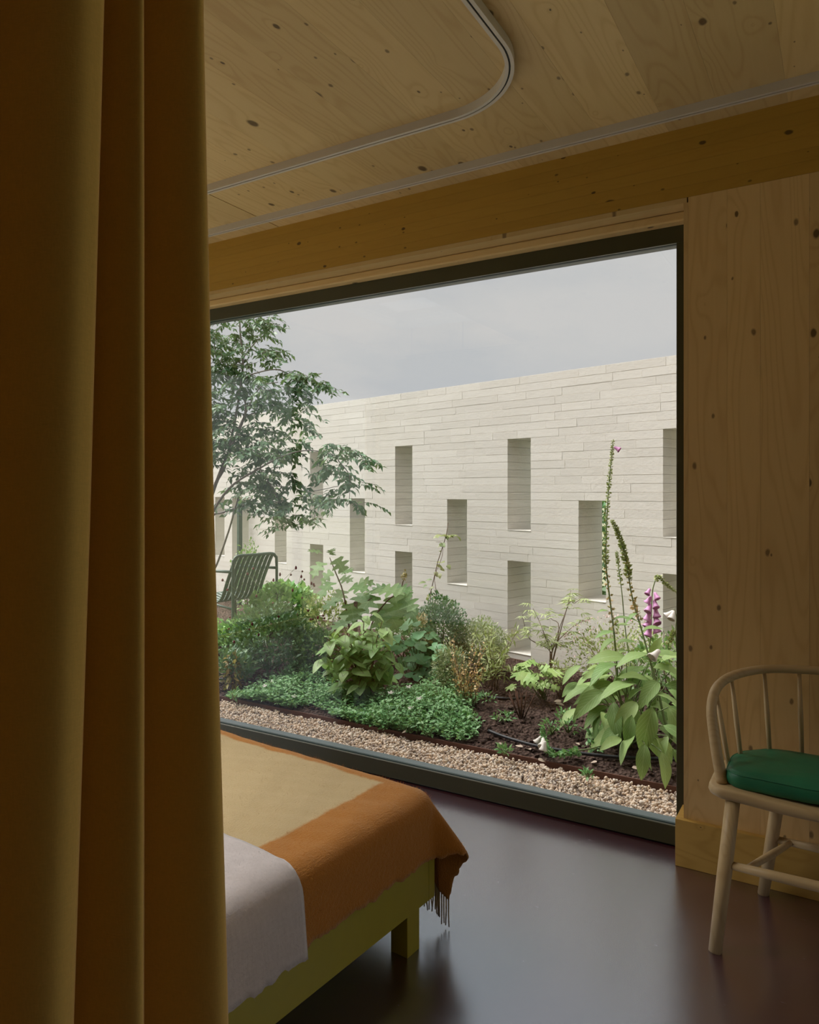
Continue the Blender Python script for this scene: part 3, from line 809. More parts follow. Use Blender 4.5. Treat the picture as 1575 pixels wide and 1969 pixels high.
def hgt(x, y):
    """soil height"""
    return .028+.016*noise1(x*3.1+y*1.3, 1)+.012*noise1(y*4.3-x*1.9, 2)+.05*max(0, min(1, (y-3.45)/1.2))*0.6
def soil():
    rows = []
    nx, ny = 360, 120
    r = np.random.default_rng(11)
    J = r.normal(0, 1, (nx+1, ny+1))
    for i in range(nx+1):
        x = -11.0+13.6*i/nx
        # wall line at this x
        s = (x-WP0.x)/WU.x; yw = WP0.y+WU.y*s-.05
        row = []
        for j in range(ny+1):
            f = (j/ny)**1.25; y = 3.3065+(yw-3.3065)*f
            edge = min(1, max(0, (y-3.3065)/.06))
            row.append(Vector((x, y, (hgt(x, y)+.0055*J[i, j])*edge+.010*(1-edge))))
        rows.append(row)
    o = MB().grid(rows).obj('soil', M['soil'], None, True); struct(o)
soil()
def clods():
    r = np.random.default_rng(5); n = 2600
    V = []; T = []
    cube = np.array([(-1,-1,-1),(1,-1,-1),(1,1,-1),(-1,1,-1),(-1,-1,1),(1,-1,1),(1,1,1),(-1,1,1)], float)
    ct = np.array([(0,2,1),(0,3,2),(4,5,6),(4,6,7),(0,1,5),(0,5,4),(1,2,6),(1,6,5),(2,3,7),(2,7,6),(3,0,4),(3,4,7)])
    for k in range(n):
        x = r.uniform(-4.6, .4); y = 3.34+abs(r.normal(0, .55))
        if y > 4.6: continue
        s = min(.016, r.gamma(3, .0024)); c = cube*np.array([s, s*r.uniform(.5, 1), s*r.uniform(.3, .7)])*r.uniform(.65, 1.1, (8, 3))
        a = r.uniform(0, 6.3); R = np.array([[math.cos(a), -math.sin(a), 0], [math.sin(a), math.cos(a), 0], [0, 0, 1]])
        T.append(ct+8*len(V)); V.append(c@R.T+np.array([x, y, hgt(x, y)+s*.3]))
    o = link('soil_clods', npmesh('soil_clods', np.concatenate(V), np.concatenate(T)), M['soil'], bpy.data.objects['soil'])
    tag(o, kind='stuff')
clods()

# ------------------------------------------------------------------ perforated limestone wall
def garden_wall():
    CH, Z0 = .0575, .09
    k0, k1 = -2, 36
    S0, S1 = -3.6, 14.0
    ops = []                                            # (s0, s1, course from, course to)
    for j in range(-5, 22):
        c = .289+.6205*j
        if j == 6: continue
        if j % 2 == 0: ops += [(c-.107, c+.107, 16, 28), (c-.107, c+.107, 0, 12)]
        else: ops.append((c-.107, c+.107, 8, 20))
    ops.append((4.006, 4.357, 2, 20))
    root = empty('garden_wall', WP0, W_ANG)
    tag(root, 'tall pale limestone garden wall with staggered slit openings behind the planting', 'wall')
    mort = MB(); blocks = []
    r = random.Random(4)
    for k in range(k0, k1):
        z0 = Z0+k*CH; z1 = z0+CH
        cuts = sorted((a, b) for a, b, p, q in ops if p <= k < q)
        cur = S0; spans = []
        for a, b in cuts:
            spans.append((cur, a)); cur = b
        spans.append((cur, S1))
        for a, b in spans:
            mort.box(a+.006, b-.006, -WD+.006, -.0007, z0 - (.0 if k > k0 else 0), z1)
            pos = a
            while pos < b-1e-6:
                w = r.choice((.22, .30, .38, .46, .30, .52))*r.uniform(.85, 1.1)
                if b-pos-w < .12: w = b-pos
                g = .0009
                l0 = 0 if pos == a else g; l1 = 0 if abs(pos+w-b) < 1e-6 else g
                blocks.append((pos+l0, pos+w-l1, z0+.0010, z1-.0010))
                pos += w
    mort.obj('mortar', M['mortar'], root)
    def nearness(q):
        s = (q[0]+q[1])/2; p = on_wall(s, 0); d = depth_of(p)
        lat = (CS*p.x+SN*p.y)/d*F+CX
        vis = 0 if 395 < lat < 1310 else 50
        return d+vis
    blocks.sort(key=nearness)
    rest = MB()
    def block(mb, q):
        n = len(mb.v)
        e = [r.uniform(-.0022, .0022) for _ in range(6)]
        y = r.uniform(.0000, .0016)
        a, b, c, d = q[0], q[1], q[2], q[3]
        m = (a+b)/2
        # slightly wavy top and bottom arrises
        f = [(a, c), (m, c+abs(e[0])*.6), (b, c), (b, d), (m, d-abs(e[1])*.9), (a, d)]
        for yy in (y, -WD-y):
            mb.v += [(p[0], yy, p[1]) for p in f]
        mb.f += [tuple(n+i for i in range(6))[::-1], tuple(n+6+i for i in range(6))]
        for i in range(6): mb.f.append((n+i, n+(i+1)%6, n+6+(i+1)%6, n+6+i))
    for i, q in enumerate(blocks):
        if i < 300:
            mb = MB(); block(mb, q); mb.obj('stone_block', M['stone'], root)
        else: block(rest, q)
    o = rest.obj('stone_blocks', M['stone'], root); o['kind'] = 'stuff'
    # thin paler sills laid in the openings
    for a, b, p, q in ops:
        if -2 < a < 6: MB().box(a+.001, b-.001, -WD+.004, .0035, Z0+p*CH-.001, Z0+p*CH+.004).obj('sill', M['stone'], root)
    # steel strip against the wall foot
    MB().box(S0, S1, .045, .050, -.02, .060).obj('foot_edging', M['steel'], root)
garden_wall()
post = MB().box(-.022, .022, -.022, .022, 0, 1.18).box(-.026, .026, -.026, .026, 1.18, 1.19).obj('garden_post', M['garden_metal'], None, False, .003, on_wall(4.05, 0.03, .09), W_ANG)
tag(post, 'slim dark green post standing in front of the wide opening of the limestone wall', 'post')

# ------------------------------------------------------------------ plant helpers
def rot_to(d, up):
    d = Vector(d).normalized(); up = Vector(up)
    x = d.cross(up)
    if x.length < 1e-4: x = d.cross(Vector((1, .1, 0)))
    x.normalize(); z = x.cross(d)
    return Matrix((x, d, z)).transposed()          # columns: side, along, normal
def leaf_shape(name, width, n=6, fold=.25, curl=.35, lobes=None, wave=0.0, peak=.42, tipp=1.0):
    """a leaf of length 1 along +Y: folded at the midrib, curling downwards, with UV (across, along)"""
    V = []; UV = []; Fc = []
    for i in range(n+1):
        t = i/n
        if lobes: w, adv = lobes(t)
        else:
            u = t**(math.log(.5)/math.log(peak)); w = math.sin(math.pi*u)**.85*(1 if u < .5 else tipp); adv = 0
        w *= width/2
        y = t; z = -curl*t*t*.5
        yc = y*(1-.12*curl*t)
        for sgn in (-1, 0, 1):
            V.append((sgn*w, yc+(adv if sgn else 0), z+abs(sgn)*w*fold+(wave*math.sin(t*14+sgn) if sgn else 0)))
            UV.append((sgn*w/(width/2+1e-6), t))
    for i in range(n):
        b = i*3
        Fc += [(b, b+1, b+4, b+3), (b+1, b+2, b+5, b+4)]
    me = bpy.data.meshes.new(name); me.from_pydata(V, [], Fc); me.update()
    l = me.uv_layers.new(name='UVMap')
    for lp in me.loops: l.data[lp.index].uv = UV[lp.vertex_index]
    me.polygons.foreach_set('use_smooth', [True]*len(me.polygons))
    return me
LEAFS = {}
def put(name, me, mat, root, p, d, up, size):
    key = (me.name, mat.name)
    if key not in LEAFS:
        LEAFS[key] = me.copy(); LEAFS[key].materials.clear(); LEAFS[key].materials.append(mat)
    o = bpy.data.objects.new(name, LEAFS[key]); COL.objects.link(o); o.parent = root
    R = rot_to(d, up).to_4x4()
    o.matrix_local = Matrix.Translation(Vector(p)-root.location) @ R @ Matrix.Scale(size, 4)
    return o
def plant(name, label, cat, base, group=None):
    o = empty(name, base); tag(o, label, cat, group); return o
LAST = [None]
def stem(root, pts, r0, r1, mat, name='stem', sides=6):
    m = len(pts); pts = [Vector(p)-root.location for p in pts]
    o = MB().tube(pts, [r0+(r1-r0)*i/(m-1) for i in range(m)], sides).obj(name, mat, root, True)
    if name in ('flower_stem', 'side_shoot'): LAST[0] = o      # flowers and pods that follow belong to this stem
    return o
def leafcloud(name, root, mat, P, D, U, size, wid, fold=.3, droop=.3):
    """many small leaves as one mesh: base P, direction D, normal U, all (n,3)"""
    n = len(P); D = D/np.linalg.norm(D, axis=1)[:,None]
    S = np.cross(D, U); S /= np.linalg.norm(S, axis=1)[:,None]+1e-9
    Nn = np.cross(S, D); size = np.broadcast_to(np.asarray(size, float), (n,))[:,None]
    w = size*wid*.5
    mid = P+D*size*.45
    tip = P+D*size-Nn*size*droop*.4
    V = np.stack([P, mid-S*w+Nn*w*fold, mid, mid+S*w+Nn*w*fold, tip], 1)
    V = V-np.array(root.location)[None, None]
    T = np.array([(0,2,1),(0,3,2),(1,2,4),(2,3,4)])[None]+(np.arange(n)*5)[:,None,None]
    o = link(name, npmesh(name, V.reshape(-1, 3), T.reshape(-1, 3)), mat, root)
    o['kind'] = 'stuff'; return o
def unit(a): return a/(np.linalg.norm(a, axis=1)[:,None]+1e-9)
def ellipsoid(n, c, r, seed, shell=.55, low=-.7):
    g = np.random.default_rng(seed)
    d = unit(g.normal(size=(int(n*1.8), 3))); d = d[d[:,2] > low][:n]
    k = (shell+(1-shell)*g.random((len(d), 1))**.6)
    lump = 1+.16*np.sin(d[:,:1]*5+seed)*np.sin(d[:,1:2]*6+seed*2)*np.sin(d[:,2:]*5)
    return np.array(c)+d*k*lump*np.array(r), d
def bush(name, label, cat, base, r, n, size, mat, seed, wid=.45, stems=5, shell=.5, smat='brownstem', up=.5, group=None, jitter=.6, low=-.75, zc=None):
    """rounded shrub: woody stems and a mass of small leaves"""
    base = Vector(base); root = plant(name, label, cat, base, group)
    g = np.random.default_rng(seed)
    c = (base.x, base.y, base.z+(zc if zc is not None else r[2]*.95))
    P, d = ellipsoid(n, c, r, seed, shell, low)
    P[:,2] = np.maximum(P[:,2], base.z+.01)
    D = d*.8+g.normal(0, jitter, d.shape)+np.array([0, 0, up])
    U = unit(np.array([0, 0, 1.0])+g.normal(0, .45, d.shape)+d*.3)
    leafcloud('foliage', root, mat, P, D, U, size*g.uniform(.6, 1.25, len(P)), wid)
    mb = MB()
    for k in range(stems):
        a = 6.283*k/stems+g.uniform(0, 1); q = Vector((math.cos(a)*r[0]*.6, math.sin(a)*r[1]*.6, 0))
        mb.tube([Vector((q.x*.1, q.y*.1, 0)), Vector((q.x*.5, q.y*.5, (c[2]-base.z)*.7)), Vector((q.x, q.y, (c[2]-base.z)+r[2]*.35))], [.006, .004, .002], 5)
    mb.obj('stem', M[smat], root, True)
    return root

# ------------------------------------------------------------------ tree by the wall
def tree():
    dz = 5.45
    base = at(372, 1000, dz); base.z = .03
    root = plant('tree', 'young multi stemmed tree with feathery drooping leaves above the garden chair', 'tree', base)
    def T(px, py, k=0.0): return at(px, py, dz+k)
    B = [
      ([base, T(376, 1140), T(392, 1010), T(415, 930), T(437, 880), T(466, 720, .1), T(462, 640, .1), T(458, 560, .1)], .020, .004),
      ([T(385, 1040), T(404, 965), T(424, 905), T(448, 850), T(470, 800), T(500, 745, -.2), T(535, 735, -.2)], .013, .003),
      ([T(380, 1100), T(398, 1010, -.1), T(440, 940, -.2), T(500, 900, -.3), T(550, 875, -.4), T(600, 866, -.4), T(660, 880, -.4)], .012, .0025),
      ([T(378, 1110), T(405, 1000, .2), T(430, 985, .2), T(480, 968, .2), T(525, 935, .3), T(590, 945, .3), T(650, 935, .3)], .011, .0025),
      ([base+Vector((.02, .05, 0)), T(400, 1120, .1), T(417, 1085, .1), T(440, 1020, .1), T(452, 978, .1), T(462, 945, .1)], .011, .005),
      ([T(440, 870), T(470, 800), T(466, 760), T(420, 700, .3), T(410, 640, .3)], .010, .003),
      ([T(466, 730, .1), T(490, 718, -.1), T(540, 712, -.1), T(590, 745, -.1), T(612, 755, -.1)], .006, .002),
      ([T(466, 690, .1), T(490, 660, .1), T(512, 640, .1)], .005, .002),
      ([T(466, 700, .1), T(440, 690, .3), T(400, 700, .3)], .005, .002),
      ([T(470, 800), T(520, 790, .2), T(575, 810, .2)], .006, .002),
      ([T(500, 900, -.3), T(530, 950, -.3), T(545, 990, -.3)], .005, .002),
      ([T(590, 945, .3), T(605, 975, .3), T(603, 1010, .3)], .004, .002),
      ([T(650, 885, -.4), T(672, 915, -.4), T(672, 960, -.4)], .004, .002)]
    for i, (pts, a, b) in enumerate(B):
        sm = catmull(pts, 5)
        stem(root, sm, a, b, M['bark'], 'trunk' if i in (0, 4) else 'branch', 8)
    g = np.random.default_rng(21)
    cl = [(500,640,30,36,.1),(512,690,26,28,0),(455,645,24,20,.2),(425,670,35,25,.3),(420,720,35,32,.2),(462,712,34,34,.1),(570,730,30,28,-.1),(603,740,24,20,-.1),(580,762,20,28,-.1),
          (520,760,38,28,-.2),(470,775,42,38,0),(415,795,32,40,.1),(560,800,32,24,.2),(582,828,15,22,.2),(435,850,44,45,0),(500,832,38,24,.1),(490,880,44,34,-.2),(545,872,34,24,-.3),
          (530,940,46,42,-.2),(478,932,34,36,.1),(500,970,34,28,.2),(550,985,28,26,-.3),(642,868,36,22,-.4),(682,880,22,18,-.4),(640,912,32,18,-.3),(672,945,24,28,-.4),(612,962,32,24,.3),(602,1000,20,20,.3),
          (432,965,12,14,.2),(538,1008,9,12,-.2),(380,760,40,60,.2),(370,860,45,60,0),(380,660,40,40,.3),(360,600,50,40,.2),(470,580,40,30,.2)]
    Ps = []; Ds = []; Us = []; tw = MB()
    for (px, py, rx, ry, k) in cl:
        c = at(px, py, dz+k); sx = rx*dz/F; sz = ry*dz/F
        nt = max(3, int(rx*ry*.021))                     # drooping twigs in the clump
        for q in range(nt):
            o3 = g.normal(0, .5, 3)*np.array([sx, sx*1.2, sz])
            s0 = np.array(c)+o3+np.array([0, 0, sz*.2])
            az = g.uniform(0, 6.283); hd = np.array([math.cos(az), math.sin(az), 0])
            ln = g.uniform(.10, .20); m = int(g.integers(9, 16))
            last = None; path = []
            for j in range(m):
                t = j/m; p = s0+hd*ln*t+np.array([0, 0, .02*t-ln*.55*t*t]); path.append(p)
                side = np.cross(hd, [0, 0, 1.0])*(1 if j % 2 else -1)
                d = hd*.55+side*.75+np.array([0, 0, -.45])+g.normal(0, .3, 3)
                Ps.append(p); Ds.append(d); Us.append(np.array([0, 0, 1.0])+g.normal(0, .4, 3))
            tw.tube([Vector(path[0])-base, Vector(path[m//2])-base, Vector(path[-1])-base], [.0022, .0016, .001], 4)
    Ps = np.array(Ps); Ds = np.array(Ds); Us = unit(np.array(Us))
    tw.obj('twigs', M['bark'], root)['kind'] = 'stuff'
    leafcloud('foliage', root, L['tree'], Ps, Ds, Us, g.uniform(.034, .070, len(Ps)), .44, .3, .5)
tree()

# ------------------------------------------------------------------ slatted garden chair
def garden_chair():
    A = at(448, HOR, 6.05); B = at(532, HOR, 6.40)
    A.z = B.z = 0
    u = (B-A); w = u.length; u.normalize(); f = Vector((-u.y, u.x, 0))
    if f.x > 0: f = -f
    z0 = hgt(A.x, A.y)+.005
    root = plant('garden_chair', 'dark green slatted metal lounge chair at the far side of the garden', 'chair', Vector((A.x, A.y, z0)))
    def Q(a, b, c): return u*(a*w)+f*b+Vector((0, 0, c))
    H = .70
    pts = [Q(0, 0, 0), Q(0, 0, H-.10), Q(.03, 0, H-.03), Q(.13, 0, H), Q(.5, 0, H), Q(.87, 0, H), Q(.97, 0, H-.03), Q(1, 0, H-.10), Q(1, 0, 0)]
    MB().tube(catmull(pts, 5), .0125, 10).obj('back_frame', M['garden_metal'], root, True)
    for a in (0, 1):
        MB().tube([Q(a, .0, H-.13), Q(a, .3, H-.14), Q(a, .52, H-.15), Q(a, .60, H-.20), Q(a, .60, .3), Q(a, .60, 0)], .0125, 10).obj('arm_frame', M['garden_metal'], root, True)
        MB().tube([Q(a, .0, .26), Q(a, .3, .28), Q(a, .60, .31)], .010, 8).obj('seat_bar', M['garden_metal'], root, True)
    MB().tube([Q(0, .60, .31), Q(1, .60, .31)], .0125, 8).obj('front_bar', M['garden_metal'], root, True)
    for k in range(9):
        a = .09+.82*k/8
        line = catmull([Q(a, .0, H-.005), Q(a, .035, H-.05), Q(a, .13, H-.22), Q(a, .20, H-.36), Q(a, .27, .29), Q(a, .40, .285), Q(a, .60, .32)], 5)
        MB().tube(line, .021, 6, .3).obj('slat', M['garden_metal'], root, True)
garden_chair()

# ------------------------------------------------------------------ oak leaved hydrangea
def oak(t):
    base = math.sin(math.pi*min(1, t*1.02))**.7 if t < .98 else .0
    l = .62+.38*math.cos((t-.16)*2*math.pi*3.0)
    w = base*(.45+.62*l)*(1.05-.35*t)
    return w, .06*l*base
def outline_leaf(name, right, curl=.4, fold=.2):
    """lobed leaf of length 1 from the outline of its right half"""
    V = []; UV = []; Fc = []
    ym = -1
    for (x, y) in right:
        m = max(ym+.012, min(1, y)) if ym >= 0 else 0.0
        ym = m
        for sg in (-1, 0, 1):
            yy = y if sg else m
            V.append((sg*x, yy*(1-.10*curl*yy), -curl*.5*yy*yy+abs(sg)*x*fold-(.25*x*x if sg else 0))); UV.append((sg*x*2, yy))
    for i in range(len(right)-1):
        b = i*3
        Fc += [(b, b+1, b+4, b+3), (b+1, b+2, b+5, b+4)]
    me = bpy.data.meshes.new(name); me.from_pydata(V, [], Fc); me.update()
    l = me.uv_layers.new(name='UVMap')
    for lp in me.loops: l.data[lp.index].uv = UV[lp.vertex_index]
    me.polygons.foreach_set('use_smooth', [True]*len(me.polygons))
    return me
OAK = [(0, 0), (.10, .03), (.34, .03), (.46, .13), (.36, .20), (.20, .27), (.22, .32), (.44, .36), (.60, .48), (.42, .52), (.20, .55), (.19, .60), (.30, .66), (.38, .80), (.24, .80), (.12, .82), (.06, .92), (0, 1.0)]
oak_l = [outline_leaf('oak_leaf', OAK, c) for c in (.15, .5, .9)]
ov_l = [leaf_shape('ovate_leaf', w_, 7, f_, c, None, .008, .40) for w_, f_, c in ((.58, .12, .3), (.52, .22, .7), (.62, .05, 1.0))]
fox_l = [leaf_shape('foxglove_leaf', w_, 9, f_, c, None, .014, .45) for w_, f_, c in ((.36, .3, .7), (.42, .45, 1.2), (.34, .25, 1.7), (.40, .15, 1.0))]
rnd_l = [leaf_shape('round_leaf', .95, 7, .18, c, lambda t: ((math.sin(math.pi*min(1, t**.8)))**.6*(.85+.15*math.cos(t*2*math.pi*2.5)), .03), .012) for c in (.2, .5)]
def pal(t):
    b = math.sin(math.pi*t**.9)**.5 if 0 < t < 1 else 0
    l = .5+.5*math.cos((t-.3)*2*math.pi*2.2)
    return b*(.5+.7*l), .10*l*b
PALM = [(0, 0), (.30, -.10), (.52, .05), (.30, .16), (.58, .30), (.62, .48), (.36, .42), (.22, .46), (.34, .70), (.24, .84), (.10, .70), (0, 1.0)]
pal_l = [outline_leaf('palmate_leaf', PALM, c, .1) for c in (.25, .6)]

def upright(px, py, depth): return at(px, py, depth)
def leafy(root, mat, leaves, anchors, size, spread=(0, 6.283), tilt=(.0, .5), seed=0, petiole=.3, pmat=None, cam_bias=.0):
    """leaves around anchor points; each leaf its own part, on a short stalk"""
    g = random.Random(seed)
    for i, (p, s) in enumerate(anchors):
        a = g.uniform(*spread); e = g.uniform(*tilt)
        d = Vector((math.cos(a)*math.cos(e), math.sin(a)*math.cos(e), math.sin(e)))
        if cam_bias: d = (d+Vector((-p.x*.25, -p.y*.25, 0)).normalized()*cam_bias).normalized()
        upv = Vector((g.uniform(-.3, .3), g.uniform(-.3, .3)-.25, 1))
        put('leaf', leaves[i % len(leaves)], mat, root, p, d, upv, size*s)

def hydrangea():
    dz = 5.0
    base = at(690, HOR, dz); base.z = hgt(base.x, base.y)
    root = plant('oakleaf_hydrangea', 'oakleaf hydrangea shrub with deeply lobed leaves rising over its neighbours', 'shrub', base)
    main = [base+Vector((-.03, 0, .0)), at(672, 1210, dz), at(660, 1140, dz), at(645, 1100, dz), at(634, 1072, dz)]
    stem(root, catmull(main, 4), .008, .003, M['redstem'])
    s2 = [base+Vector((.03, 0, 0)), at(715, 1200, dz), at(745, 1155, dz), at(768, 1138, dz), at(777, 1112, dz)]
    stem(root, catmull(s2, 4), .007, .003, M['redstem'])
    s3 = [base, at(700, 1210, dz-.1), at(690, 1170, dz-.1), at(715, 1150, dz-.15)]
    stem(root, catmull(s3, 4), .006, .003, M['redstem'])
    spec = [(618,1062,.105,-1,.2),(632,1060,.07,.8,.35),(622,1082,.135,-.8,-.5),(640,1068,.07,-.3,.6),(645,1075,.13,.7,-.75),(640,1100,.12,-.9,-.5),(655,1112,.11,.8,-.1),(660,1100,.10,.6,.3),
            (640,1120,.15,-.9,-.45),(660,1135,.13,-.4,-.6),(675,1130,.14,.8,.1),(690,1120,.12,.9,.25),(650,1150,.15,-.7,-.5),(675,1160,.15,.2,-.8),(700,1140,.15,-.5,-.4),(715,1135,.16,.3,.05),
            (735,1135,.17,.8,.1),(745,1130,.13,-.7,.1),(760,1132,.13,.9,.0),(720,1145,.19,-.6,-.5),(760,1145,.20,.15,-.8),(775,1150,.14,.8,-.7),(740,1160,.17,-.2,-.7),(700,1170,.16,-.7,-.5),
            (720,1180,.16,.5,-.6),(780,1165,.13,.7,-.5),(680,1180,.15,-.8,-.3),(668,1195,.14,-.9,-.3),(775,1135,.09,.9,-.3),(745,1175,.16,.6,-.7),(790,1175,.14,.6,-.7),(765,1180,.15,-.3,-.7)]
    for i, (px, py, s, dx, dzv) in enumerate(spec):
        p = at(px, py, dz-.05+.22*math.sin(i*2.3))
        side = Vector((CS, SN, 0))*dx+Vector((SN, -CS, 0))*(.55+.25*math.sin(i))+Vector((0, 0, dzv))
        put('leaf', oak_l[i % 3], L['hydr'], root, p, side, Vector((.15*math.sin(i*3), -.45, 1)), s)
    g = np.random.default_rng(3)
    for k, (px, py, rx, ry, n) in enumerate(((812, 1192, 12, 14, 90), (826, 1226, 11, 12, 80), (777, 1108, 5, 9, 40))):
        c = np.array(at(px, py, dz-.15)); P = c+g.normal(0, .45, (n, 3))*np.array([rx, rx, ry])*dz/F
        o = leafcloud('flower_panicle', root, M['cream_fl'], P, g.normal(size=(n, 3)), unit(g.normal(size=(n, 3))), .018, .9)
hydrangea()

# ------------------------------------------------------------------ persicaria with marked leaves
def persicaria():
    dz = 4.45
    base = ground(700, 1330, .05); dz = depth_of(base)
    root = plant('persicaria', 'leafy clump with red stems and green leaves marked by dark chevrons', 'plant', base)
    g = random.Random(8)
    tips = [(632,1240),(618,1265),(645,1215),(662,1205),(688,1215),(700,1185),(715,1180),(735,1195),(748,1215),(672,1245),(700,1250),(725,1240),(745,1250),(640,1290),(665,1290),(705,1290),(735,1285),(655,1320),(690,1318),(720,1312),(760,1275),(625,1225)]
    k = 0
    for i, (px, py) in enumerate(tips):
        t = at(px, py, dz-.12-.16*g.random()); b = base+Vector((g.uniform(-.07, .07), g.uniform(-.06, .06), 0))
        m = b.lerp(t, .5)+Vector((0, 0, .06))
        line = catmull([b, m, t], 4)
        stem(root, line, .0045, .0022, M['redstem'], 'stem', 5)
        n = 6
        for q in range(n):
            f = .38+.62*q/(n-1); p = line[min(len(line)-1, int(f*(len(line)-1)))]
            a = q*2.4+i*1.3; e = -.45+.6*f*g.random()
            d = Vector((math.cos(a), math.sin(a)-.35, e))
            put('leaf', ov_l[k % 3], L['pers'], root, p, d, Vector((0, -.35, 1)), g.uniform(.095, .155)*(.7 if q == n-1 else 1)); k += 1
    return
persicaria()

# ------------------------------------------------------------------ broad lobed clump beside it
def anemone():
    base = ground(800, 1300, .05); dz = depth_of(base)
    root = plant('anemone_clump', 'clump of rounded blue green lobed leaves to the right of the marked leaves', 'plant', base)
    g = random.Random(14)
    for i in range(54):
        px = g.gauss(800, 24); py = g.uniform(1195, 1298); wspan = 1
        p = at(px, py, dz-.02-.22*g.random())
        b = base+Vector((g.uniform(-.06, .06), g.uniform(-.06, .06), 0))
        stem(root, [b, b.lerp(p, .6)+Vector((0, 0, .05)), p], .0028, .0018, M['stem'], 'stem', 4)
        a = g.uniform(0, 6.28)
        d = Vector((math.cos(a), math.sin(a)-.5, g.uniform(-.5, .15)))
        put('leaf', rnd_l[i % 2], L['anem'], root, p, d, Vector((0, -.5, 1)), g.uniform(.07, .115))
anemone()
def young_plant(px, py, label, h, seed, n=9):
    base = ground(px, py, .05); dz = depth_of(base)
    root = plant('seedling', label, 'plant', base); g = random.Random(seed)
    tip = base+Vector((-.03, 0, h)); line = catmull([base, base+Vector((.02, 0, h*.5)), tip], 4)
    stem(root, line, .004, .002, M['stem'])
    for q in range(n):
        p = line[min(len(line)-1, 2+int(q*(len(line)-2)/n))]; a = q*2.2+seed
        put('leaf', ov_l[q % 3], L['anem'], root, p, Vector((math.cos(a), math.sin(a)-.2, g.uniform(-.1, .4))), Vector((0, -.3, 1)), g.uniform(.07, .11))
young_plant(845, 1328, 'single upright young plant with broad pale green leaves near the dried orange stems', .30, 2, 11)
young_plant(570, 1268, 'young plant with pointed grey green leaves under the burnet bush', .16, 5, 8)

# ------------------------------------------------------------------ shrubs and fine leaved plants
def G(px, py, z=.05): return ground(px, py, z)
def at_h(px, depth):
    p = at(px, HOR, depth); p.z = hgt(p.x, p.y); return p
# burnet: fine foliage, long wiry stalks, dark red heads
bur = bush('burnet', 'wide bushy burnet with fine leaves and dark red bobble flowers on wiry stalks', 'plant', at_h(520, 5.15), (.38, .30, .27), 3000, .042, L['dark'], 31, .5, 6, .35, 'stem', zc=.20)
def burnet_heads():
    g = np.random.default_rng(9); loc = bur.location; st = MB(); r = 0
    for k in range(46):
        px = g.uniform(425, 625); py = g.uniform(1085, 1240) if px < 560 else g.uniform(1090, 1200)
        p = at(px, py, g.uniform(4.85, 5.6)); b = loc+Vector((g.uniform(-.25, .25), g.uniform(-.1, .2), .2))
        sk = stem(bur, [b, b.lerp(p, .55)+Vector((0, 0, .06)), p], .0016, .0010, M['stem'], 'stalk', 4)
        mb = MB(); q = p-loc; h = .022*g.uniform(.6, 1.2); w = .008
        mb.tube([q+Vector((0, 0, -h*.5)), q+Vector((0, 0, -h*.25)), q+Vector((0, 0, h*.2)), q+Vector((0, 0, h*.5))], [w*.5, w, w*.9, w*.3], 6)
        mb.obj('flower_head', M['red_fl'], sk, True)
burnet_heads()
bush('geranium', 'bright green geranium mound behind the dark green garden chair', 'plant', at_h(545, 6.45), (.34, .25, .22), 1500, .062, L['fresh'], 32, .85, 5, .45, 'stem', up=.7)
bush('wall_shrub', 'small leafy shrub rising against the wall behind the chair back', 'shrub', at_h(478, 7.1), (.17, .15, .40), 700, .042, L['mid'], 33, .5, 5, .2)
bush('low_geranium', 'low bright green leaves growing under the garden chair', 'plant', at_h(440, 5.75), (.32, .25, .12), 800, .05, L['fresh'], 34, .7, 5, .3, 'stem')
bush('wilting_plant', 'yellowing plant wilting beside the burnet', 'plant', at_h(447, 4.72), (.06, .06, .12), 150, .055, L['yellow'], 35, .35, 4, .2, 'redstem', up=-.3)
bush('dark_seedling', 'small dark leaved plant on bare soil by the drip hose', 'plant', G(448, 1312), (.14, .12, .10), 420, .06, L['dark'], 36, .35, 4, .2, 'stem')
bush('variegated_shrub', 'pale variegated leaves filling the gap left of the hydrangea', 'shrub', at_h(628, 5.6), (.22, .2, .24), 900, .036, L['olive'], 37, .5, 5, .3)
bush('box_shrub', 'dense dark green small leaved shrub at the foot of the climber', 'shrub', at_h(848, 5.0), (.19, .18, .27), 4600, .025, L['dark'], 38, .55, 6, .3, low=-.9)
bush('grey_shrub', 'rounded grey green small leaved shrub beside the low slit opening', 'shrub', at_h(922, 4.95), (.21, .17, .19), 4600, .021, L['grey'], 39, .55, 6, .35, low=-.9)
bush('silver_shrub', 'pale silvery low shrub in front of the dark dense shrub', 'shrub', at_h(865, 4.5), (.12, .11, .17), 2000, .021, L['grey'], 40, .5, 4, .3)
def dried():
    base = at_h(893, 4.25); root = plant('dried_flower_spikes', 'clump of dried orange flower spikes beside the bare soil', 'plant', base)
    g = np.random.default_rng(41); P = []; 
    for k in range(22):
        t = at(g.uniform(862, 935), g.uniform(1215, 1300), g.uniform(4.1, 4.4)); b = base+Vector((g.uniform(-.06, .06), g.uniform(-.05, .05), 0))
        stem(root, [b, b.lerp(t, .5)+Vector((0, 0, .02)), t], .0022, .0012, M['brownstem'], 'stem', 4)
        for q in range(26):
            f = .25+.75*q/26; P.append(np.array(b.lerp(t, f))+g.normal(0, .006, 3))
    P = np.array(P); n = len(P)
    leafcloud('dried_bracts', root, L['orange'], P, g.normal(size=(n, 3))+np.array([0, 0, .5]), unit(g.normal(size=(n, 3))), g.uniform(.010, .022, n), .6)
dried()
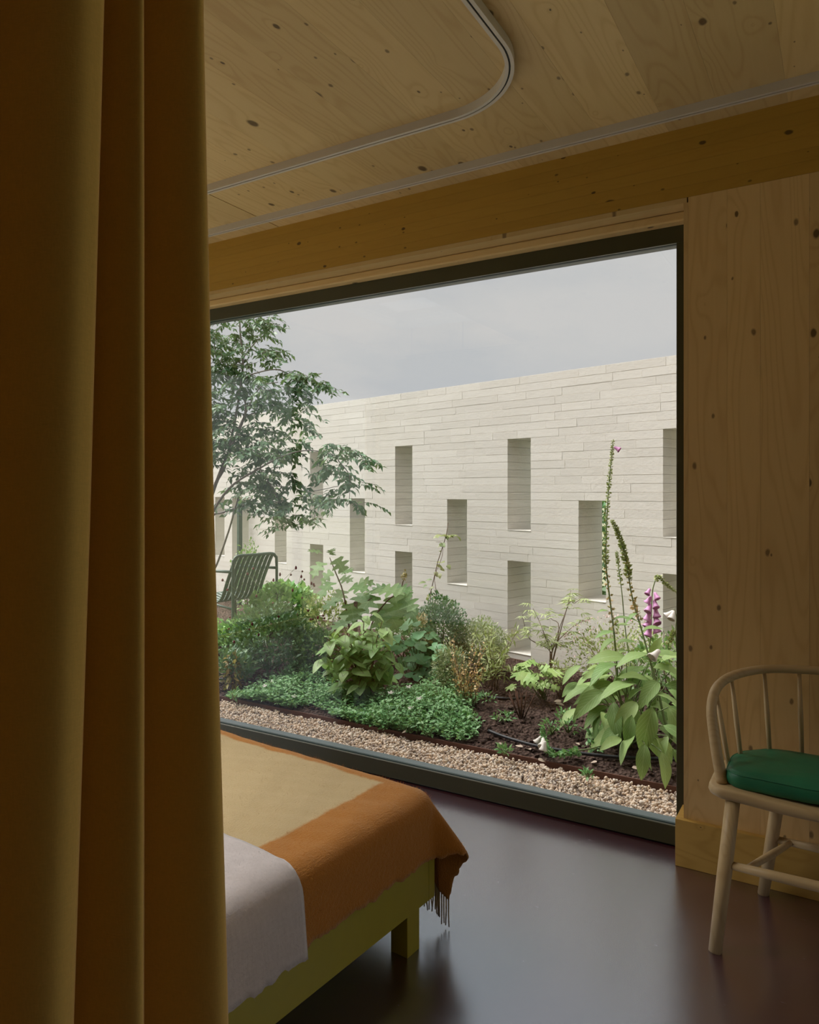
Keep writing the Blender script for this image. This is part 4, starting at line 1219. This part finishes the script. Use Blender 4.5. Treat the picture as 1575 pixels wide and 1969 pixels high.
# trailing feathery plant between the dried spikes and the small geranium
def feathery(px0, px1, py0, py1, d0, d1, base, label, name, mat, n, seed, ls=.05):
    root = plant(name, label, 'plant', base); g = np.random.default_rng(seed); P = []; D = []
    for k in range(n):
        t = at(g.uniform(px0, px1), g.uniform(py0, py1), g.uniform(d0, d1)); b = base+Vector((g.uniform(-.05, .05), g.uniform(-.05, .05), 0))
        m = b.lerp(t, .5)+Vector((0, 0, .05)); ln = catmull([b, m, t], 5)
        stem(root, ln, .0024, .0010, M['brownstem'], 'stem', 4)
        for i, p in enumerate(ln[3:]):
            for q in range(3):
                P.append(p); D.append(np.array((t-b).normalized())*.5+g.normal(0, .6, 3))
    P = np.array(P); D = np.array(D)
    leafcloud('foliage', root, mat, P, D, unit(np.array([0, 0, 1.])+g.normal(0, .4, P.shape)), ls*g.uniform(.6, 1.2, len(P)), .22)
    return root
feathery(905, 1010, 1195, 1310, 4.3, 4.9, at_h(950, 4.6), 'sprawling feathery plant with narrow olive leaves over bare soil', 'feathery_plant', L['olive'], 20, 50, .055)
feathery(1020, 1110, 1265, 1300, 4.3, 4.7, at_h(1085, 4.5), 'flat trailing stems of fine leaves at the wall foot', 'trailing_plant', L['olive'], 16, 51, .035)
# airy shrub with fans of narrow leaflets
def chaste():
    base = at_h(1052, 4.75); root = plant('chaste_shrub', 'airy young shrub with fans of narrow leaflets in front of the limestone wall', 'shrub', base)
    g = np.random.default_rng(55); dz = depth_of(base)
    br = [[(1062,1250),(1075,1210),(1090,1170),(1098,1135)],[(1062,1250),(1085,1220),(1110,1200),(1135,1190)],[(1058,1255),(1045,1215),(1035,1190),(1025,1170)],[(1062,1250),(1050,1225),(1040,1215)],[(1075,1210),(1060,1190),(1055,1175)],[(1090,1170),(1105,1160),(1118,1150)],[(1060,1255),(1020,1230),(1008,1200),(1005,1180)],[(1065,1245),(1095,1235),(1125,1225)]]
    P = []; D = []
    for b in br:
        pts = [base]+[at(x, y, dz+g.uniform(-.12, .12)) for x, y in b]; ln = catmull(pts, 4)
        stem(root, ln, .004, .0014, M['brownstem'], 'branch', 5)
        for p in ln[5:]:
            c = np.array(p)+g.normal(0, .02, 3); az = g.uniform(0, 6.28); hd = np.array([math.cos(az), math.sin(az), .1])
            for q in range(6):
                a = (q-2.5)*.42; sd = np.cross(hd, [0, 0, 1.]); P.append(c); D.append(hd*math.cos(a)+sd*math.sin(a)+np.array([0, 0, -.15]))
    P = np.array(P); D = np.array(D)
    leafcloud('leaflets', root, L['hemp'], P, D, unit(np.array([0, 0, 1.])+g.normal(0, .35, P.shape)), g.uniform(.045, .085, len(P)), .17, .3, .5)
chaste()
def pink_bush():
    r = bush('pink_flowered_shrub', 'low shrub sprinkled with tiny pale pink flowers behind the foxgloves', 'shrub', at_h(1190, 4.55), (.36, .16, .22), 1500, .026, L['olive'], 60, .5, 6, .2)
    g = np.random.default_rng(61); c = np.array(r.location)+np.array([0, 0, .21]); d = unit(g.normal(size=(260, 3))); d[:,2] = abs(d[:,2])
    P = c+d*np.array([.38, .17, .26])
    leafcloud('flowers', r, M['pale_pink'], P, g.normal(size=P.shape), unit(g.normal(size=P.shape)), .013, .9)
pink_bush()
bush('mid_green_shrub', 'leafy mid green shrub to the right behind the foxglove leaves', 'shrub', at_h(1290, 4.2), (.22, .16, .22), 900, .04, L['mid'], 62, .5, 5, .3)
bush('filler_shrub', 'mid green shrub filling the gap between the hydrangea and the dense dark shrub', 'shrub', at_h(775, 5.35), (.27, .2, .20), 1800, .034, L['mid'], 63, .5, 5, .3)
bush('pale_shrub', 'pale green loose shrub between the burnet and the hydrangea', 'shrub', at_h(612, 5.0), (.16, .15, .17), 1000, .034, L['mid'], 64, .5, 5, .3)
# climber on a leaning cane by the wall
def climber():
    base = at_h(822, 5.3); root = plant('climber', 'thin climber twining up a cane against the limestone wall', 'plant', base)
    cane = [base, at(828, 1140, 5.35), at(842, 1080, 5.4), at(858, 1030, 5.45), at(862, 1005, 5.45)]
    stem(root, cane, .0040, .0028, M['brownstem'], 'cane')
    stem(root, catmull([base, at(838, 1150, 5.3), at(836, 1110, 5.33), at(850, 1070, 5.38), at(850, 1045, 5.4), at(838, 1042, 5.4)], 5), .0026, .0014, M['redstem'], 'stem')
    g = random.Random(4)
    for k in range(46):
        f = g.random(); i = min(3, int(f*4)); p = cane[i].lerp(cane[i+1], f*4-i) if i < 3 else cane[3]
        p = p+Vector((g.gauss(0, .035), g.gauss(0, .03), 0)); a = g.uniform(0, 6.28)
        put('leaf', ov_l[k % 3], L['clim'], root, p, Vector((math.cos(a), math.sin(a), g.uniform(-.6, .3))), Vector((0, -.5, 1)), g.uniform(.045, .080))
climber()
stk = plant('plant_stake', 'short weathered wooden stake standing among the hydrangea leaves', 'stake', at_h(684, 4.72))
MB().box(-.010, .010, -.008, .008, -.05, .55).obj('stake', M['stake'], stk, bevel=.001)

# ------------------------------------------------------------------ low ground cover
def cover(name, label, patches, n, seed, flowers):
    g = np.random.default_rng(seed); c0 = G(patches[0][0], patches[0][1]); root = plant(name, label, 'ground cover', c0)
    P = []; D = []; 
    w = np.array([p[2]*p[3] for p in patches], float); w /= w.sum()
    sprig = MB()
    for k in range(n):
        px, py, rx, ry, hh = patches[g.choice(len(patches), p=w)]
        a = g.uniform(0, 6.28); q = math.sqrt(g.random())
        b = G(px+rx*q*math.cos(a), py+ry*q*math.sin(a)); 
        if b.y < 3.30: b.y = 3.30+g.random()*.05
        b.z = hgt(b.x, b.y); h = hh*(1-.55*q*q)*g.uniform(.35, 1.0)
        az = g.uniform(0, 6.28); lean = np.array([math.cos(az), math.sin(az), 0])*g.uniform(.2, .9)
        m = int(g.integers(4, 8)); 
        for j in range(m):
            t = (j+1)/m; p = np.array(b)+lean*h*t+np.array([0, 0, h*t])
            a2 = j*2.4+az; P.append(p); D.append(np.array([math.cos(a2), math.sin(a2), .35]))
        tp = Vector(lean*h)+Vector((0, 0, h)); o = b-c0
        sprig.tube([o, o+tp], [.0016, .0009], 3, cap=False)
    P = np.array(P); D = np.array(D)+g.normal(0, .25, (len(P), 3))
    leafcloud('foliage', root, L['cover'], P, D, unit(np.array([0, -.15, 1.])+g.normal(0, .35, P.shape)), g.uniform(.018, .036, len(P)), .48)
    sprig.obj('stems', M['stem'], root)['kind'] = 'stuff'
    for (px, py, z) in flowers:
        p = ground(px, py, z)-c0; mb = MB(); s = .021
        for k in range(5):
            a = k*1.2566+px; d = Vector((math.cos(a), math.sin(a)*.7-.2, .35+.3*math.sin(a))); e = Vector((-math.sin(a), math.cos(a), 0))
            n0 = len(mb.v); mb.v += [tuple(p), tuple(p+d*s*.6+e*s*.35), tuple(p+d*s*1.1), tuple(p+d*s*.6-e*s*.35)]; mb.f.append((n0, n0+1, n0+2, n0+3))
        mb.obj('flower', M['white_fl'], root)
cover('creeping_jasmine', 'glossy green ground cover with white star flowers spilling towards the gravel',
      [(800, 1375, 105, 36, .15), (850, 1345, 70, 25, .15), (760, 1350, 60, 25, .12), (880, 1400, 40, 18, .10), (720, 1378, 40, 16, .06)], 1500, 70, [(752, 1333, .15), (807, 1344, .15), (787, 1322, .16), (790, 1362, .12), (735, 1335, .10), (866, 1310, .1)])
cover('creeping_carpet', 'fine green ground cover carpet in front of the burnet',
      [(560, 1330, 85, 26, .10), (600, 1300, 60, 20, .12), (520, 1345, 60, 16, .06), (660, 1345, 60, 22, .08), (680, 1375, 50, 14, .05), (470, 1335, 40, 14, .04)], 1500, 71, [(510, 1320, .08), (522, 1311, .08), (566, 1340, .08)])
def weeds():
    for i, (px, py, s, lb) in enumerate(((905, 1392, .05, 'weed tuft at the edge of the white flowered ground cover'), (968, 1392, .05, 'weed seedling on bare soil between ground cover and dry stalks'), (1060, 1412, .05, 'weed seedling between the dry stalks and the white fallen bells'), (1092, 1408, .06, 'broad weed seedling beside the lowest foxglove leaves'), (1140, 1445, .04, 'weed seedling touching the drip hose under the foxglove'), (1145, 1420, .03, 'weed seedling in the shade of the foxglove leaves'), (970, 1450, .025, 'tiny weed between the drip hose and the steel edging'), (938, 1352, .05, 'weed tuft at the foot of the dried orange spikes'), (1085, 1385, .04, 'small weed beside the tips of the foxglove leaves'), (1130, 1495, .02, 'tiny weed seedling close to the steel edging and the gravel'), (480, 1290, .04, 'weed seedling beside the small dark leaved plant'), (450, 1345, .04, 'weed seedling by the gravel in front of the drip hose'), (500, 1280, .04, 'weed seedling in the bare patch under the burnet'))):
        bush('weed', lb, 'weed', G(px, py, .04), (s*1.1, s*.9, s*.7), 40, .030, L['cover'], 80+i, .45, 3, .2, 'stem', group='weed seedlings on the bare soil')
weeds()
# small light green palmate plant
def small_geranium():
    base = G(1045, 1345); root = plant('cranesbill', 'small light green plant with palmate leaves on the bare soil', 'plant', base); g = random.Random(3); dz = depth_of(base)
    for i in range(24):
        p = at(g.uniform(978, 1072), g.uniform(1272, 1322), dz+g.uniform(-.2, .15)); b = base+Vector((g.uniform(-.02, .02), g.uniform(-.02, .02), 0))
        stem(root, [b, b.lerp(p, .6)+Vector((0, 0, .03)), p], .0022, .0014, M['stem'], 'stem', 4)
        a = g.uniform(0, 6.28); put('leaf', pal_l[i % 2], L['ger'], root, p, Vector((math.cos(a), math.sin(a)-.4, g.uniform(-.2, .1))), Vector((0, -.55, 1)), g.uniform(.06, .10))
small_geranium()
def stump():
    base = G(1003, 1378); root = plant('dead_stalks', 'cut bundle of dry brown plant stalks in the bare soil', 'plant', base); g = random.Random(6)
    for k in range(20):
        a = g.uniform(0, 6.28); r = g.uniform(.01, .05)
        p0 = base+Vector((math.cos(a)*r*.35, math.sin(a)*r*.35, -.01)); p1 = base+Vector((math.cos(a)*r*2.0, math.sin(a)*r*1.3, g.uniform(.08, .15)))
        stem(root, [p0, p1], .0036, .0024, M['twig'], 'stalk', 5)
stump()

# ------------------------------------------------------------------ foxgloves
def bell(name, mat, root, p, d, s):
    R = rot_to(d, (0, 0, 1)); mb = MB(); P = []
    for t, r in ((0, .10), (.12, .20), (.45, .26), (.8, .36), (1.0, .50), (1.06, .46)):
        P.append([Vector(p)-root.location+R@Vector((r*s*math.cos(a)*.9, t*s, r*s*math.sin(a))) for a in np.linspace(0, 6.2832, 9)[:-1]])
    n = 8
    for row in P: mb.v += [tuple(v) for v in row]
    for i in range(len(P)-1):
        for k in range(n): mb.f.append((i*n+k, i*n+(k+1)%n, (i+1)*n+(k+1)%n, (i+1)*n+k))
    o = mb.obj(name, mat, root, True)
    if LAST[0] and LAST[0].parent == root: o.parent = LAST[0]
    m = o.modifiers.new('thick', 'SOLIDIFY'); m.thickness = .001
    return o
def spike(root, ln, f0, f1, n, mat, seed, size=.02, name='seed_pods', rad=.012):
    g = np.random.default_rng(seed); P = []; D = []; m = len(ln)-1
    for k in range(n):
        f = f0+(f1-f0)*k/n; i = min(m-1, int(f*m)); p = ln[i].lerp(ln[i+1], f*m-i); t = (ln[i+1]-ln[i]).normalized()
        a = k*2.4; e = Vector((math.cos(a), math.sin(a), 0)); e = (e-t*e.dot(t)).normalized()
        for q in range(3):
            P.append(np.array(p+e*.003)); D.append(np.array(e*.8+t*.5)+g.normal(0, .3, 3))
    P = np.array(P); D = np.array(D)
    taper = np.linspace(1.15, .55, len(P))
    o = leafcloud(name, root, mat, P, D, unit(g.normal(size=P.shape)), size*taper*g.uniform(.7, 1.2, len(P)), .62, .5, .3)
    if LAST[0] and LAST[0].parent == root: o.parent = LAST[0]
    return o

FB = G(1215, 1425); FD = depth_of(FB)
fox = plant('foxglove', 'big foxglove clump with broad leaves and tall seeding spikes beside the window edge', 'plant', FB)
def foxglove():
    g = random.Random(12)
    # basal and stem leaves: (px, py) of the leaf base, pointing sideways/downwards, size
    spec = [(1150,1345,-1,-.30,.20,0),(1160,1330,-1,-.45,.22,-.1),(1165,1365,-.9,-.55,.20,0),(1135,1320,-1,-.2,.18,.1),(1175,1290,-1,.0,.20,.1),(1190,1280,-1,.12,.24,.1),(1140,1300,-.9,-.05,.15,.2),
            (1205,1265,-.9,.15,.23,.0),(1215,1255,-.7,.3,.15,.1),(1230,1260,.8,.35,.18,.1),(1180,1315,-.8,-.1,.22,0),(1225,1315,-1,.1,.25,-.1),(1240,1325,-.9,.0,.16,-.1),
            (1200,1370,-.7,-.2,.19,-.1),(1210,1395,-1,-.15,.24,-.2),(1225,1410,-.9,-.4,.20,-.25),(1195,1420,-.8,-.1,.16,-.25),(1255,1360,-.35,-.95,.24,-.45),(1250,1375,-.6,-.75,.23,-.4),
            (1240,1430,-.3,-1,.17,-.5),(1272,1445,.1,-1,.17,-.55),(1262,1420,.5,-.6,.15,-.5),(1285,1415,-.5,-.5,.14,-.5),(1275,1395,.7,-.3,.17,-.4),(1265,1290,.8,.1,.20,0),(1280,1320,.8,-.1,.20,-.1),
            (1255,1335,.9,.1,.18,-.2),(1180,1350,-.2,-.6,.20,-.15),(1205,1340,.1,-.6,.20,-.15),(1225,1350,-.4,-.4,.20,-.2),(1235,1300,.2,-.5,.18,0),(1160,1310,-.6,.3,.16,.1),(1250,1265,.2,.5,.14,0),
            (1270,1275,.5,.5,.16,0),(1235,1390,.2,-.7,.20,-.35),(1195,1395,-.9,-.5,.17,-.2),(1215,1375,-.2,-.8,.18,-.25),(1285,1360,.2,-.6,.18,-.3),(1180,1385,-.9,-.6,.17,-.1),(1290,1290,-.3,.6,.18,0),
            (1185,1335,-.9,.05,.24,.05),(1170,1360,-1,-.15,.19,.05),(1200,1310,.5,.2,.18,.1),(1150,1330,-.7,.2,.15,.15),(1248,1310,-.8,.3,.2,-.05),(1265,1310,-.6,-.4,.19,-.15),(1295,1440,.2,-.6,.13,-.5),(1240,1285,-.9,-.1,.2,.05)]
    for i, (px, py, dx, dzv, s, k) in enumerate(spec):
        p = at(px, py, FD+k+.05)
        d = Vector((CS, SN, 0))*dx+Vector((SN, -CS, 0))*(.45+.2*math.sin(i*1.7))+Vector((0, 0, dzv+.18))
        put('leaf', fox_l[i % 4], L['fox'], fox, p, d, Vector((.5*math.sin(i*2), -.35+.3*math.cos(i*2.9), 1)), s*.92)
        q = FB+Vector((g.uniform(-.08, .12), g.uniform(-.1, .1), .0))
        stem(fox, [q, q.lerp(p, .6)+Vector((0, 0, .03)), p], .0036, .0024, M['stem'], 'leaf_stalk', 5)
    for i in range(46):
        px = g.uniform(1105, 1296); py = g.uniform(1262, 1425)
        if px < 1150 and py > 1380: continue
        p = at(px, py, FD+.12+.25*g.random()-.35*max(0, (py-1330)/100)); out = (px-1205)/95
        d = Vector((CS, SN, 0))*(out+g.gauss(0, .35))+Vector((SN, -CS, 0))*(.3+.4*g.random())+Vector((0, 0, g.uniform(-.45, .45)))
        put('leaf', fox_l[i % 4], L['fox'], fox, p, d, Vector((g.gauss(0, .5), -.3, 1)), g.uniform(.10, .17))
    # tall seeding spike
    ln = catmull([FB+Vector((-.05, .15, 0)), at(1190, 1330, FD+.15), at(1186, 1280, FD+.15), at(1180, 1210, FD+.15), at(1170, 1130, FD+.15), at(1165, 1070, FD+.15), at(1169, 960, FD+.15), at(1175, 890, FD+.15), at(1179, 846, FD+.15)], 6)
    stem(fox, ln, .0065, .0018, M['stem'], 'flower_stem')
    spike(fox, ln, .60, 1.0, 130, M['pod'], 1, .017)
    spike(fox, ln, .36, .66, 34, M['podbrown'], 2, .022, 'dry_seed_pods')
    bell('flower', M['pink_fl'], fox, ln[-3]+Vector((.01, 0, 0)), Vector((.8, .1, -.5)), .03)
    for i, (px, py, dx, dzv, s) in enumerate(((1182,1215,-1,.1,.12),(1184,1230,-1,-.1,.11),(1178,1195,.5,.7,.09),(1182,1205,.8,.5,.08),(1170,1175,-.8,.3,.07),(1186,1240,.6,.5,.1))):
        put('leaf', fox_l[i % 4], L['fox'], fox, at(px, py, FD+.15), Vector((CS, SN, 0))*dx+Vector((0, -.4, dzv)), Vector((0, -.3, 1)), s)
    # leaning spike
    ln = catmull([FB+Vector((.16, -.02, 0)), at(1292, 1420, FD-.15), at(1278, 1385, FD-.12), at(1264, 1320, FD-.08), at(1250, 1270, FD-.03), at(1232, 1205, FD+.02), at(1216, 1150, FD+.05), at(1203, 1075, FD+.05), at(1190, 1030, FD+.05), at(1177, 1000, FD+.05)], 6)
    stem(fox, ln, .0075, .0018, M['stem'], 'flower_stem')
    spike(fox, ln, .72, 1.0, 110, M['pod'], 3, .022)
    spike(fox, ln, .58, .80, 34, M['podbrown'], 4, .026, 'dry_seed_pods')
    for i, (px, py, dx, dzv, s) in enumerate(((1232,1200,-.5,.6,.11),(1236,1215,.6,.5,.10),(1226,1180,-.8,.1,.08),(1246,1258,-1,.2,.18),(1248,1262,.9,.35,.16),(1255,1285,.9,.2,.16))):
        put('leaf', fox_l[i % 4], L['fox'], fox, at(px, py, FD-.02), Vector((CS, SN, 0))*dx+Vector((0, -.4, dzv)), Vector((0, -.3, 1)), s)
    # thin third spike between them
    ln = catmull([FB+Vector((0, .2, 0)), at(1205, 1230, FD+.3), at(1196, 1140, FD+.3), at(1188, 1080, FD+.3), at(1186, 1060, FD+.3)], 6)
    stem(fox, ln, .004, .0014, M['stem'], 'flower_stem'); spike(fox, ln, .55, 1.0, 50, M['pod'], 5, .015)
foxglove()
def purple_fox():
    base = at_h(1268, 4.05); root = plant('purple_foxglove', 'bent foxglove spike hung with purple pink bells near the window edge', 'plant', base); k = depth_of(base)
    ln = catmull([base, at(1250, 1262, k), at(1252, 1215, k), at(1253, 1165, k), at(1256, 1130, k), at(1266, 1108, k), at(1280, 1122, k), at(1292, 1132, k), at(1303, 1140, k)], 6)
    stem(root, ln, .005, .0014, M['stem'], 'flower_stem'); spike(root, ln, .56, 1.0, 70, M['pod'], 7, .016, 'buds')
    g = random.Random(2)
    for i in range(11):
        py = 1132+i*7.4; px = 1254+(4 if i % 2 else -4)+(i % 3)
        bell('flower', M['pink_fl'], root, at(px, py, k-.02), Vector((CS*(.42 if i % 2 else -.40)+.15*math.sin(i*2.1), -.40-.25*math.cos(i*1.7), -.9)), .036+.014*min(1, i/5))
    ln = catmull([base+Vector((.1, 0, 0)), at(1285, 1255, k), at(1292, 1225, k), at(1296, 1212, k)], 5)
    stem(root, ln, .004, .0014, M['stem'], 'side_shoot'); spike(root, ln, .4, 1.0, 40, M['pod'], 8, .022, 'buds')
    ln = catmull([base+Vector((.12, 0, 0)), at(1300, 1230, k), at(1301, 1190, k), at(1297, 1170, k)], 5)
    stem(root, ln, .004, .0014, M['stem'], 'side_shoot')
    for d in ((-.7, -.3, -.6), (-.2, -.5, -.8)): bell('flower', M['white_fl'], root, at(1296, 1175, k), Vector(d), .05)
purple_fox()
def fallen():
    base = G(1190, 1440); root = plant('fallen_foxglove', 'fallen foxglove stem lying across the soil with white bells at its tip', 'plant', base)
    ln = catmull([base+Vector((.03, .02, .06)), ground(1150, 1436, .09), ground(1107, 1444, .07), ground(1068, 1450, .06), ground(1052, 1440, .07), ground(1046, 1418, .09), ground(1043, 1398, .13)], 6)
    stem(root, [base]+ln[1:], .004, .0016, M['stem'], 'flower_stem'); spike(root, ln, .3, 1.0, 80, L['cover'], 9, .026, 'buds')
    for i, d in enumerate(((-.5, -.4, -.7), (.3, -.6, -.7), (.0, -.7, -.5), (-.1, -.3, -.9))):
        bell('flower', M['white_fl'], root, ground(1042+i*2, 1416+i*3, .085+.01*i), Vector(d), .042)
fallen()
bell_w = plant('white_bell_bloom', 'single white foxglove bloom among the leaves at the top of the clump', 'flower', at(1268, 1250, FD-.1))
bell('flower', M['white_fl'], bell_w, at(1268, 1250, FD-.1), Vector((-.4, -.6, -.5)), .055)
# ------------------------------------------------------------------ drip hose, fallen leaves
def hose(pts, label):
    P = catmull(pts, 8)
    for p in P: p.z = max(p.z, hgt(p.x, p.y)+.007)
    o = MB().tube(P, .0085, 8).obj('drip_hose', M['hose'], None, True); tag(o, label, 'hose')
hose([ground(940, 1405, .05), ground(965, 1415, .05), ground(990, 1423, .05), ground(1030, 1434, .05), ground(1080, 1443, .05), ground(1130, 1450, .05), ground(1190, 1456, .05), ground(1240, 1458, .05), ground(1330, 1462, .05)], 'black drip hose running across the bare soil under the fallen foxglove')
hose([ground(380, 1303, .05), ground(425, 1306, .05), ground(480, 1309, .05), ground(530, 1309, .05), ground(570, 1306, .05)], 'black drip hose by the small dark leaved plant')
hose([ground(925, 1335, .05), ground(945, 1342, .05), ground(975, 1346, .05), ground(1010, 1340, .05)], 'short curve of black drip hose behind the dry stalks')
def dead():
    g = random.Random(9)
    for i, (px, py, s) in enumerate(((1005,1432,.045),(1020,1436,.05),(1035,1455,.05),(1040,1462,.04),(958,1430,.03),(1148,1462,.035),(1108,1420,.03),(1215,1472,.05),(785,1402,.04),(1080,1345,.05),(1068,1350,.06))):
        p = G(px, py); p.z = hgt(p.x, p.y)+.012
        e = empty('fallen_leaf', p); tag(e, ('withered leaf on the soil behind the drip hose', 'curled withered leaf touching the drip hose beside the white bells', 'withered leaf between the white bells and the steel edging', 'small withered leaf just below the fallen white bells', 'small brown leaf scrap on bare soil near the ground cover', 'withered leaf on the soil between drip hose and gravel', 'withered leaf scrap near the broad weed seedling', 'pale curled leaf under the large drooping foxglove leaf', 'withered leaf beside the white flowered ground cover and edging', 'reddish withered leaf behind the small palmate plant', 'large withered leaf under the small palmate plant')[i], 'leaf', 'withered leaves on the soil')
        a = g.uniform(0, 6.28); put('leaf_blade', ov_l[i % 3], M['deadleaf'], e, p, Vector((math.cos(a), math.sin(a), .1)), Vector((.2, -.2, 1)), s)
dead()
for me_ in ov_l: pass

# hedge seen through the slit openings and over nothing else
bush('hedge', 'dark green hedge growing beyond the limestone wall', 'hedge', on_wall(-.2, 0, -2.6), (3.4, .8, .75), 9000, .12, L['dark'], 90, .5, 8, .6, zc=.70, low=-.9)

# fibres last: they follow the finished cloths
fib_a, fib_b, fib_c = fib_mats
add_fuzz(bl, 46000, .008, .00022, fib_a, 'cream_fibres', .007, 1, keep=lambda u: (u[:,0] < -.150) & (u[:,1] < -.066))
add_fuzz(bl, 46000, .008, .00022, fib_b, 'orange_fibres', .007, 2, keep=lambda u: (u[:,0] > -.150) | (u[:,1] > -.066))
add_fuzz(th, 90000, .006, .00016, fib_c, 'mohair_fibres', .0118, 3)
